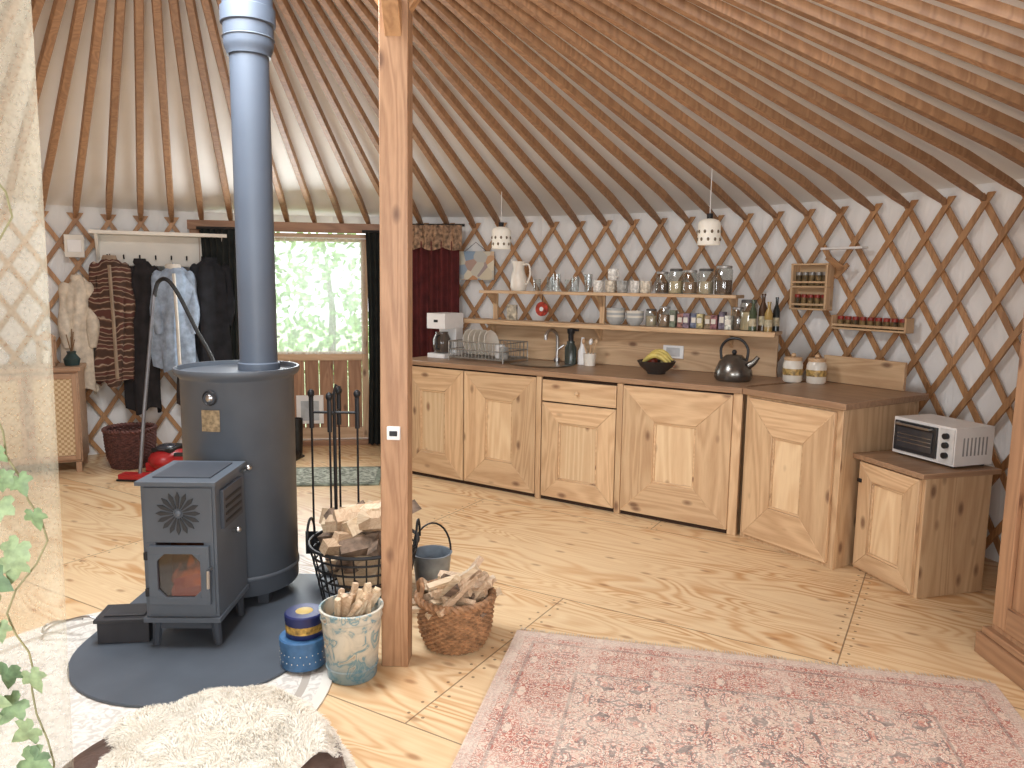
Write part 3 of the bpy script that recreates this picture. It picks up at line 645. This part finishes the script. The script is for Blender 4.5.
mx=N(nt,'ShaderNodeMixShader',{0:M_(nt,'MULTIPLY',ramp(nt,nz,[(.40,(0,0,0)),(.66,(.8,.8,.8))]),fade),1:tr.outputs[0],2:em.outputs[0]}); nt.links.new(mx.outputs[0],o.inputs[0]); fl=m
for x,h,y in ((-.045,.10,.10),(-.01,.13,.12),(.03,.11,.09),(.055,.08,.10),(-.065,.07,.11),(.01,.09,.06)):
    b.lathe([(0,0),(.026,.02),(.022,h*.5),(.008,h*.85),(0,h)],(x,y,.22),fl,12)
b.finish('wood_stove',(-1.31,2.905,HZ),rad(1),.003)
# ash box
b=B(); ab=simple('ash_box_black',(50,50,54),.5); b.b2(-.1,.1,-.07,.07,0,.09,ab); b.b2(-.11,.11,-.08,.08,.09,.105,ab); b.b2(-.08,.08,-.05,.05,.105,.112,ab)
b.tube(spline([(-.11,0,.07),(-.17,0,.09),(-.3,.02,.05),(-.34,.02,.02),(-.36,.06,.02),(-.34,.09,.03),(-.2,.05,.06)],4),.006,steel,6)
b.finish('ash_box',(-1.58,3.00,.0235),rad(8),.004)
# tins
b=B(); bt_=simple('blue_tin',(70,112,156),.35,.1,.12,40); b.lathe([(0,0),(.086,0),(.088,.005),(.088,.085),(.091,.085),(.091,.11),(.086,.115),(0,.115)],(0,0,0),bt_,32)
for i in range(24):
    for k in range(2):
        a=2*pi*(i+.5*k)/24; b.ball((.0875*math.cos(a),.0875*math.sin(a),.03+.03*k),(.0025,.0025,.0025),cream,6,4)
b.finish('blue_tin',(-.80,2.80,.0225))
b=B(); b.lathe([(0,0),(.07,0),(.072,.004),(.072,.065),(.075,.065),(.075,.085),(.07,.09),(0,.09)],(0,0,0),simple('navy_tin',(34,42,92),.35,.1,.1,20),32); b.lathe([(.0725,.02),(.0728,.05)],(0,0,0),simple('tin_gold_band',(184,150,76),.4,.1,.6,40),32); b.ball((0,0,.088),(.035,.035,.008),simple('tin_gold_lid',(196,170,104),.4)); b.finish('biscuit_tin',(-.795,2.805,.139))
# bucket
m,nt,o=newmat('painted_floral_metal'); tc=N(nt,'ShaderNodeTexCoord').outputs['Object']
n_=N(nt,'ShaderNodeTexNoise',{'Vector':tc,'Scale':16.0,'Detail':5.0,'Distortion':1.2}).outputs[0]
z_=N(nt,'ShaderNodeSeparateXYZ',{0:tc}).outputs[2]
c=ramp(nt,n_,[(.35,L(210,204,188)),(.48,L(190,186,172)),(.55,L(104,146,160)),(.62,L(202,196,178)),(.72,L(150,120,92))]); c=mixc(nt,ramp(nt,z_,[(.03,(.7,.7,.7)),(.12,(0,0,0))]),c,L(84,136,160))
pbsdf(nt,o,Base_Color=c,Roughness=.5,Metallic=.1); buck=m
def billet(b,c,dr,ln,r,mats,roll=0):
    c=Vector(c); dr=Vector(dr).normalized(); u=dr.orthogonal().normalized(); w_=dr.cross(u); u,w_=u*math.cos(roll)+w_*math.sin(roll),w_*math.cos(roll)-u*math.sin(roll)
    k=random.choice([3,4,4,5]); an=sorted([2*pi*i/k+random.uniform(-.3,.3) for i in range(k)])
    pts=[c-dr*ln/2+(u*math.cos(a)+w_*math.sin(a))*r*random.uniform(.75,1.1) for a in an]
    b.prism(pts,dr*ln,random.choice(mats))
fw=[wood('split_wood_a',(224,202,168),(194,162,122),'x',k=2,knots=False),wood('split_wood_b',(206,176,140),(174,138,102),'y',k=2,knots=False),simple('bark',(118,98,82),.9,0,.35,30,.6,40)]
b=B(); b.lathe([(0,0),(.088,0),(.092,.006),(.115,.265),(.121,.27),(.121,.278),(.113,.28),(.110,.265),(.088,.012),(0,.012)],(0,0,0),buck,36)
for z,r in ((.05,.097),(.24,.114)): b.lathe([(r-.002,z-.005),(r+.003,z),(r-.002,z+.005)],(0,0,0),buck,36)
for i in range(34):
    a=random.uniform(0,2*pi); q=random.uniform(0,.075); billet(b,(q*math.cos(a),q*math.sin(a),.215+random.uniform(-.01,.045)),(random.uniform(-.1,.75),random.uniform(-.3,.3),.8),.21,.015,fw[:2],random.random()*6)
b.finish('kindling_bucket',(-.60,2.75,.001),0)
# wicker basket
def wicker(b,prof,rows,m,nst=20,amp=.006,rw=.008,sx=1,sy=1):
    def pr(t):
        q=t*(len(prof)-1); i=min(int(q),len(prof)-2); f=q-i; return (prof[i][0]*(1-f)+prof[i+1][0]*f, prof[i][1]*(1-f)+prof[i+1][1]*f)
    for k in range(rows):
        r,z=pr(k/(rows-1)); n=nst*4
        b.tube([((r+amp*math.sin(nst*2*pi*i/n+k*pi))*math.cos(2*pi*i/n)*sx,(r+amp*math.sin(nst*2*pi*i/n+k*pi))*math.sin(2*pi*i/n)*sy,z) for i in range(n)],rw,m,5,True)
    for i in range(nst):
        a=2*pi*(i)/nst; b.tube([(pr(t/6)[0]*math.cos(a)*sx,pr(t/6)[0]*math.sin(a)*sy,pr(t/6)[1]) for t in range(7)],.006,m,5)
    r,z=pr(1); 
    for ph in (0,pi): b.tube([((r+.008*math.sin(20*2*pi*i/120+ph))*math.cos(2*pi*i/120)*sx,(r+.008*math.sin(20*2*pi*i/120+ph))*math.sin(2*pi*i/120)*sy,z+.008+.008*math.cos(20*2*pi*i/120+ph)) for i in range(120)],.011,m,6,True)
    b.lathe([(0,.008),(prof[0][0],.008)],(0,0,0),m,24,None,sx,sy)
wk=simple('wicker_brown',(158,118,84),.6,0,.3,30)
b=B(); wicker(b,[(.12,.01),(.145,.07),(.152,.14),(.155,.2)],20,wk,26,.005,.0065)
for i in range(44):
    a=random.uniform(0,2*pi); q=random.uniform(0,.1); billet(b,(q*math.cos(a),q*math.sin(a),.16+random.uniform(0,.15)*(1-q*5)),(random.uniform(.2,1),random.uniform(-.7,.7),random.uniform(-.15,.5)),random.uniform(.18,.26),.019,fw[:2] if i%4 else fw,random.random()*6)
b.tube([(-.15,0,.2),(-.155,0,.26),(-.14,-.02,.28),(-.13,-.05,.26),(-.14,-.06,.2)],.01,wk,6)
b.finish('wicker_basket',(-.225,3.02,.001),0)
# wire log basket
b=B()
for z,r in ((.01,.19),(.06,.20),(.11,.21),(.16,.22),(.21,.23),(.26,.242),(.3,.25)):
    b.tube([(r*math.cos(2*pi*i/40),r*math.sin(2*pi*i/40),z) for i in range(40)],.005 if z<.3 else .008,iron,6,True)
for i in range(28):
    a=2*pi*i/28; b.tube([(.05*math.cos(a),.05*math.sin(a),.01),(.19*math.cos(a),.19*math.sin(a),.01),(.22*math.cos(a),.22*math.sin(a),.16),(.25*math.cos(a),.25*math.sin(a),.3)],.004,iron,5)
for s in (-1,1): b.tube([(s*.25,.07*math.cos(pi*i/10),.3+.1*math.sin(pi*i/10)) for i in range(11)],.006,iron,6)
for i in range(66):
    a=random.uniform(0,2*pi); q=random.uniform(0,.15); big_=random.uniform(.035,.052); zz=random.uniform(.1,.50-q*.9)
    billet(b,(q*math.cos(a),q*math.sin(a),zz),(random.uniform(-1,1),random.uniform(-.6,.6),random.uniform(-.25,.25)),random.uniform(.24,.34) if zz>.3 else .2,big_,fw,random.random()*6)
b.finish('log_basket',(-.68,3.42,.001),0)
b=B(); gp=simple('galvanised_steel',(140,150,160),.4,.4,.2,15)
b.lathe([(0,0),(.075,0),(.095,.19),(.1,.195),(.09,.195),(.072,.01),(0,.01)],(0,0,0),gp,28); b.tube([(.095*math.cos(t),0.0,.19+.15*math.sin(t)) for t in [pi*i/14 for i in range(15)]],.005,iron,6); b.finish('ash_pail',(-.38,3.56,.001),rad(20))
# fire tools
b=B(); b.lathe([(0,0),(.09,0),(.09,.012),(.02,.03),(.012,.05),(0,.05)],(0,0,0),iron,24); b.tube([(0,0,.03),(0,0,.92)],.009,iron,8); b.tube([(0,0,.92),(.01,0,.96),(.03,0,.95),(.02,0,.92)],.007,iron,8)
b.tube([(-.12,0,.82),(.12,0,.82)],.007,iron,6); b.tube([(0,-.1,.82),(0,.1,.82)],.007,iron,6)
for (x,y,k) in ((-.115,0,0),(.115,0,1),(0,-.1,2),(0,.1,3)):
    b.tube([(x,y,.88),(x,y,.2)],.006,iron,6); b.tube([(x,y,.74),(x,y,.9)],.012,iron,8); b.ball((x,y,.915),(.018,.018,.022),iron,10,8)
    if k==0: b.prism([(x-.045,y,.08),(x+.045,y,.08),(x+.045,y,.2),(x-.045,y,.2)],(0,.004,0),iron)
    elif k==1: b.tube([(x,y,.2),(x+.01,y,.13),(x+.045,y,.1),(x+.05,y,.14)],.006,iron,6)
    elif k==2: b.lathe([(.01,.12),(.03,.1),(.035,0),(0,0)],(x,y,.09),simple('brush_bristle',(40,30,24),.9),14)
    else: b.tube([(x-.03,y,.08),(x,y,.2),(x+.03,y,.08)],.005,iron,6)
b.finish('fireplace_tool_set',(-.89,3.76,.0235))
# ---------------------------------------------------------------- left side : cane cabinet, coats
b=B(); cb_=lambda a:wood('cane_cabinet_wood',(186,144,106),(152,112,78),a,k=1,knots=False)
m,nt,o=newmat('woven_cane'); tc=N(nt,'ShaderNodeTexCoord').outputs['Object']; ck=N(nt,'ShaderNodeTexChecker',{'Vector':tc,'Scale':50.0,'Color1':L(216,194,158),'Color2':L(180,150,112)}).outputs[0]; pbsdf(nt,o,Base_Color=ck,Roughness=.7); cane=m
b.b2(-.7,0,.02,.36,.08,.79,cb_('x')); b.b2(-.73,.02,-.02,.37,.79,.82,cb_('x'))
for x0,x1 in ((-.69,-.36),(-.34,-.01)):
    b.b2(x0,x0+.035,-.0,.02,.1,.77,cb_('z')); b.b2(x1-.035,x1,0,.02,.1,.77,cb_('z')); b.b2(x0+.035,x1-.035,0,.02,.1,.135,cb_('x')); b.b2(x0+.035,x1-.035,0,.02,.73,.77,cb_('x')); b.b2(x0+.035,x1-.035,.008,.018,.135,.73,cane)
for x in (-.67,-.03):
    for y in (.03,.33): b.b2(x-.02,x+.02,y-.02,y+.02,0,.08,cb_('z'))
b.finish('cane_cabinet',(-3.32,5.76,0),rad(22),.003)
b=B(); b.b2(-.06,.06,-.06,.06,0,.02,cb_('x')); b.b2(-.06,.06,-.06,.06,.2,.22,cb_('x'))
for x in (-.05,.05):
    for y in (-.05,.05): b.b2(x-.008,x+.008,y-.008,y+.008,.02,.2,cb_('z'))
b.cyl((0,0,.02),.03,.1,cream,14); b.prism([(-.06,-.06,.22),(.06,-.06,.22),(0,-.06,.27)],(0,.12,0),cb_('y')); b.tube([(-.02,0,.27),(-.02,0,.3),(.02,0,.3),(.02,0,.27)],.004,iron,5)
b.finish('wooden_lantern',(-3.57,5.80,.822),rad(22),.002)
b=B(); b.lathe([(0,0),(.05,0),(.06,.05),(.03,.09),(.035,.11),(.028,.11),(.022,.09),(0,.08)],(0,0,0),simple('vase_teal',(40,60,60),.3),20)
for i in range(5): b.tube([(0,0,.09),(.03*math.cos(i*2),.03*math.sin(i*2),.2+.02*i)],.004,simple('dry_stem',(120,90,60),.8),5)
b.finish('small_vase',(-3.42,5.87,.822))
# coat rack
RA=math.atan2(6.53-C.y,-2.97-C.x); rr_=R-.07
RK=Vector((C.x+rr_*math.cos(RA),C.y+rr_*math.sin(RA),0)); RR=RA-pi/2
b=B(); rk=simple('rack_cream_paint',(232,227,216),.5,0,.05,4)
b.b2(-.5,.48,-.03,0,1.60,1.85,rk); b.b2(-.54,.50,-.2,0,1.85,1.88,rk)
for x in (-.49,.47): b.prism([(x-.012,-.03,1.64),(x-.012,-.03,1.85),(x-.012,-.18,1.85)],(.024,0,0),rk)
for i in range(8): x=-.42+i*.12; b.tube([(x,-.03,1.66),(x,-.08,1.66),(x,-.095,1.69)],.007,iron,6)
b.finish('coat_rack',RK,RR,.003)
def coat(name,x,ztop,ln,w,d,m,ph=0,trim=None,y=-.16):
    b=B()
    def fn(u,v):
        th=2*pi*u; t=v
        if t<.12: s=.35+.65*(t/.12)**.6
        else: s=1+.12*(t-.12)
        rp=1+(.06+.16*t)*math.sin(5*th+ph+3*t)+.06*math.sin(9*th+ph*2)
        z=ztop-ln*t-(0.03*math.sin(3*th+ph) if t>.9 else 0)
        return Vector((x+.5*w*s*rp*math.cos(th)+.02*math.sin(4*t+ph),y+.5*d*s*rp*math.sin(th),z))
    g=b.surf(fn,44,20,m,True); b.face(g[0],m)
    for sg in (-1,1):
        b.tube(spline([(x+sg*w*.34,y,ztop-.05),(x+sg*w*.50,y-.01,ztop-.15),(x+sg*w*.52,y-.03,ztop-.34),(x+sg*w*.47,y-.04,ztop-.56)],4),[.04+.012*math.sin(i*.9) for i in range(13)],m,12)
    b.lathe([(w*.2,0),(w*.24,.02),(w*.2,.05),(w*.14,.05)],(x,y,ztop-.03),trim or m,20,None,1,.7)
    b.tube([(x,y,ztop),(x,y+.06,ztop+.03)],.005,m,5)
    if trim: b.tube([(x,y-.5*d*1.02,ztop-.06),(x+.01,y-.5*d*1.25,ztop-ln*.5),(x+.015,y-.5*d*1.3,ztop-ln*.96)],.014,trim,6)
    return b.finish(name,RK,RR)
m,nt,o=newmat('striped_wool'); tc=N(nt,'ShaderNodeTexCoord').outputs['Object']
wv=N(nt,'ShaderNodeTexWave',{'Vector':tc,'Scale':3.5,'Distortion':9.0,'Detail':3.0},bands_direction='Z').outputs[1]
pbsdf(nt,o,Base_Color=ramp(nt,wv,[(.2,L(74,54,44)),(.45,L(116,82,64)),(.6,L(176,158,138)),(.8,L(92,56,48))]),Roughness=.95); wool=m
coat('striped_wool_coat',-.40,1.66,1.02,.24,.17,wool,0,simple('coat_trim',(150,130,110),.95),y=-.18)
coat('black_coat',-.18,1.64,1.25,.22,.14,simple('black_cloth',(38,35,37),.95,0,.3),1.5,y=-.14)
coat('denim_jacket',.07,1.60,.85,.28,.18,simple('pale_denim',(156,172,192),.9,0,.2,20),2.4,simple('fleece_collar',(214,208,198),.95),y=-.21)
coat('navy_coat',.36,1.66,.95,.28,.18,simple('dark_navy_cloth',(32,34,40),.95,0,.3),3.7,y=-.17)
coat('dark_raincoat',.20,1.55,1.15,.20,.10,simple('dark_brown_cloth',(50,42,40),.95,0,.3),.7,y=-.10)
coat('sheepskin_coat',-.64,1.50,.92,.19,.13,simple('sheepskin_suede',(212,200,182),.95,0,.15,20,.5,40),2.0,y=-.2)
b=B(); b.b2(-.07,.07,-.06,0,1.66,1.84,rk); b.b2(-.05,.05,-.065,-.06,1.70,1.80,white); b.finish('wall_fuse_box',RK+Vector((-.64*math.cos(RR),-.64*math.sin(RR)-.04,0)),RR+.1,.004)
b=B(); wicker(b,[(.14,.01),(.17,.1),(.18,.2),(.185,.3)],24,simple('wicker_dark_red',(96,60,54),.7,0,.3,30),24,.005,.007); b.finish('wicker_storage_basket',(-3.05,5.97,.001))
def boot(b,x,y,m,h=.3,rt=0):
    b.lathe([(0,0.02),(.045,0.02),(.05,.1),(.055,h),(.048,h),(.04,.1),(0,.08)],(x,y,0),m,16); b.ball((x,y-.08,.045),(.048,.11,.042),m,14,10); b.b2(x-.045,x+.045,y-.18,y+.05,0,.018,black)
b=B(); bt=simple('boot_tan',(120,98,74),.7,0,.2); boot(b,0,0,bt); boot(b,.13,.02,bt); b.finish('tan_boots',(-2.62,6.35,0),rad(15))
b=B(); boot(b,0,0,black,.34); boot(b,.13,.0,black,.34); b.finish('black_boots',(-1.95,6.35,0),rad(-10))
# vacuum
b=B(); vr=simple('vacuum_red',(170,38,40),.35,0,.05)
b.ball((0,0,.10),(.13,.18,.09),vr,20,14); b.b2(-.11,.11,-.14,.14,.02,.09,vr); b.b2(-.08,.08,-.1,.12,.16,.195,black); b.ball((0,-.02,.19),(.07,.1,.03),simple('vacuum_smoke',(60,60,66),.2),14,8)
for s in (-1,1): b.cyl((s*.11-(.02 if s<0 else 0),.09,.08),.08,.02,black,20,Matrix.Rotation(rad(90),3,'Y'))
tb=simple('vacuum_tube',(120,120,124),.35,.6)
b.tube([(-.06,-.30,.04),(-.05,-.22,.5),(-.02,-.05,1.38)],.014,tb,8); b.tube(spline([(-.02,-.05,1.36),(.01,-.04,1.47),(.08,-.04,1.49),(.16,-.03,1.38),(.28,0,1.1),(.40,.0,.85),(.44,0,.5),(.3,0,.18),(.1,-.1,.15)],6),.016,black,8)
b.b2(-.2,.10,-.36,-.26,0,.05,vr); b.b2(-.21,.11,-.37,-.25,0,.015,black)
b.finish('vacuum_cleaner',(-2.70,5.85,.0),rad(-4),.006)
# ---------------------------------------------------------------- foreground stool + sheepskin
SX,SY=-.65,1.46
b=B(); lea=simple('brown_leather',(84,64,56),.45,0,.2,15,.2,80)
b.lathe([(0,.32),(.26,.32),(.30,.35),(.315,.41),(.30,.465),(.24,.485),(0,.49)],(0,0,0),lea,48); b.lathe([(.302,.335),(.316,.35),(.302,.362)],(0,0,0),lea,48)
for i in range(4):
    a=pi/4+i*pi/2; b.tube([(.19*math.cos(a),.19*math.sin(a),.33),(.24*math.cos(a),.24*math.sin(a),0)],[.024,.015],oak('z'),10)
b.finish('leather_footstool',(SX,SY,0))
def furm(name,col):
    m,nt,o=newmat(name); tc=N(nt,'ShaderNodeTexCoord').outputs['Object']
    nz=N(nt,'ShaderNodeTexNoise',{'Vector':tc,'Scale':10.0,'Detail':3.0}).outputs[0]
    cc_=mixc(nt,nz,L(*col),L(255,253,248)); d=N(nt,'ShaderNodeBsdfDiffuse',{'Color':cc_}); t_=N(nt,'ShaderNodeBsdfTranslucent',{'Color':cc_})
    x_=N(nt,'ShaderNodeMixShader',{0:.45,1:d.outputs[0],2:t_.outputs[0]}); nt.links.new(x_.outputs[0],o.inputs[0]); return m
b=B(); fur=furm('sheepskin_fleece',(244,238,226)); furd=furm('sheepskin_shade',(226,216,200))
def skin(u,v):
    th=2*pi*u; r=v; ed=1+.12*math.sin(3*th+.6)+.08*math.sin(5*th)
    x=.285*r*ed*math.cos(th); y=.215*r*ed*math.sin(th)
    wx,wy=x+.02,y+.115
    rr=math.hypot(wx,wy); drop=max(0,rr-.255)
    z=.510+.05*math.exp(-((x-.04)**2+(y-.02)**2)/.018)-2.6*drop**1.25+.024*noise.noise(Vector((x*9,y*9,1)))
    return Vector((wx,wy,z-.012*r))
b.surf(lambda u,v:skin(u,max(v,.01)),64,22,fur,True)
for i in range(24000):
    u=random.random(); v=math.sqrt(random.random()); p0=skin(u,max(v,.02)); e=.01
    pu=skin(u+e,max(v,.02)); pv=skin(u,max(v,.02)+e); nn=(pu-p0).cross(pv-p0)
    if nn.length<1e-9: continue
    nn.normalize()
    if nn.z<0: nn=-nn
    fl_=Vector((noise.noise(p0*22),noise.noise(p0*22+Vector((5,5,5))),0))
    dr=(nn+fl_*1.4+Vector((random.uniform(-.3,.3),random.uniform(-.3,.3),random.uniform(-.2,.2)))).normalized()
    ln=random.uniform(.010,.018)*(1+.4*noise.noise(p0*12)); sd_=dr.cross(Vector((random.random()-.5,random.random()-.5,.3))).normalized()*.0012
    cur=(fl_*.9+Vector((0,0,-.3)))*ln
    mm_=fur if random.random()<.8 else furd
    a,b_,c_,d_=[b.bm.verts.new(q) for q in (p0-sd_,p0+sd_,p0+dr*ln*.6+sd_*.8,p0+dr*ln*.6-sd_*.8)]; e_=b.bm.verts.new(p0+dr*ln+cur)
    b.face([a,b_,c_,d_],mm_,True); b.face([d_,c_,e_],mm_,True)
b.nrm=False
b.finish('sheepskin_throw',(SX,SY,0))
# ---------------------------------------------------------------- sheer curtain with ivy, left
sh=sheer('sheer_cream_curtain',(230,224,202),0.34,120)
b=B()
def cur(u,v): return Vector((-.905-.9*u,1.45+.03*math.sin(u*45+v*1.5)+.02*math.sin(u*19+2*v)-.35*u,.01+2.6*v))
b.surf(cur,110,16,sh); b.tube([(-.85,1.45,2.62),(-1.9,1.1,2.62)],.012,oak('x'),8); 
for q in (-.9,-1.85): b.tube([(q,1.45+(q+.9)*.35/.9*1.0,2.62),(q,1.45+(q+.9)*.35,2.9)],.004,white,5)
b.finish('sheer_bed_curtain')
b=B(); iv=[simple('ivy_pale',(142,162,122),.6,0,.2,60),simple('ivy_green',(100,126,92),.6,0,.25,60),simple('ivy_mid',(120,144,104),.6,0,.25,60)]; stem=simple('ivy_stem',(140,136,100),.7)
half=[(0,-.02),(.08,-.18),(.26,-.24),(.42,-.12),(.36,.02),(.52,.14),(.56,.34),(.40,.36),(.27,.38),(.22,.62),(0,.98)]
out=half+[(-x,z) for x,z in half[-2:0:-1]]
def leaf(b,c,s,rz,tilt,m):
    M=Matrix.Rotation(tilt,3,'X')@Matrix.Rotation(rz,3,'Y'); ce=b.bm.verts.new(Vector(c)+M@Vector((0,-.12*s,.2*s)))
    vs=[b.bm.verts.new(Vector(c)+M@Vector((x*s,.05*s*abs(x),z*s))) for x,z in out]
    for i in range(len(vs)): b.face([ce,vs[i],vs[(i+1)%len(vs)]],m,True)
path=[]
for i in range(46):
    z=2.3-1.95*i/45; path.append(Vector((-.915+.025*math.sin(i*.5)+.015*math.sin(i*1.3)-(.03 if z>1.15 else 0),1.38+.02*math.sin(i*.9),z)))
b.tube(path,.002,stem,5)
for i,q in enumerate(path):
    for k in range(1 if i%3 else 2):
        if random.random()<(.25 if q.z>1.15 else .7): leaf(b,q+Vector((random.uniform(-.05,.01),-.01-.01*random.random(),random.uniform(-.02,.02))),random.uniform(.04,.062),random.uniform(1.8,4.5),random.uniform(-.5,.3),random.choice(iv))
path2=[Vector((p.x-.09+.03*math.sin(p.z*9),p.y-.03,p.z*.9)) for p in path[8:]]
b.tube(path2,.002,stem,5)
for q in path2:
    if random.random()<.45: leaf(b,q,random.uniform(.04,.06),random.uniform(1.8,4.5),random.uniform(-.4,.3),random.choice(iv))
b.finish('ivy_garland')
# ---------------------------------------------------------------- unseen window frame added behind the camera to go with the rear fill lamp
b=B()
for x in (-.95,.95): b.b2(x-.04,x+.04,-.03,.03,.85,2.0,dw('z'))
for z in (.85,1.96): b.b2(-.95,.95,-.03,.03,z,z+.06,dw('x'))
b.b2(-.02,.02,-.02,.02,.9,1.96,dw('z')); b.b2(-.9,.9,-.003,.003,.9,1.96,glassm('added_window_glass',(250,252,252),.02)); b.finish('added_window_frame',(-.6,-1.1,0),0)
# ---------------------------------------------------------------- lights
def area(name,loc,rot,sx,sy,pw,col=(1,1,1),shape='RECTANGLE'):
    l=bpy.data.lights.new(name,'AREA'); l.shape=shape; l.size=sx; l.size_y=sy; l.energy=pw; l.color=col
    o_=bpy.data.objects.new(name,l); sc.collection.objects.link(o_); o_.location=loc; o_.rotation_euler=rot; return o_
area('skylight_daylight',(C.x,C.y,3.08),(0,0,0),1.2,1.2,112,(.92,.965,1),'DISK')
area('rear_fill_lamp',(-.6,-.95,1.45),(rad(90),0,0),1.8,1.1,86,(.92,.965,1))  # soft fill lamp added behind the camera, inside the added frame's span
area('door_daylight',(-1.9,6.5,1.35),(rad(-90),0,0),.9,.9,30,(.95,.99,1))
area('side_area_lamp',(2.1,.6,1.5),(rad(90),0,rad(50)),1.6,1.1,54,(.92,.965,1))  # unseen area lamp on the right; no window is built there
w=bpy.data.worlds.new('World'); sc.world=w; w.use_nodes=True
w.node_tree.nodes['Background'].inputs[0].default_value=(.95,.98,1,1); w.node_tree.nodes['Background'].inputs[1].default_value=3.0
# ---------------------------------------------------------------- camera
cd=bpy.data.cameras.new('Camera'); cd.sensor_width=36; cd.lens=36*760/1024; cd.clip_start=.05
co=bpy.data.objects.new('Camera',cd); sc.collection.objects.link(co); co.location=(0,0,1.5)
co.rotation_euler=(Matrix.Rotation(rad(90-7.6),3,'X')@Matrix.Rotation(rad(.7),3,'Z')).to_euler(); sc.camera=co
sc.view_settings.view_transform='Standard'
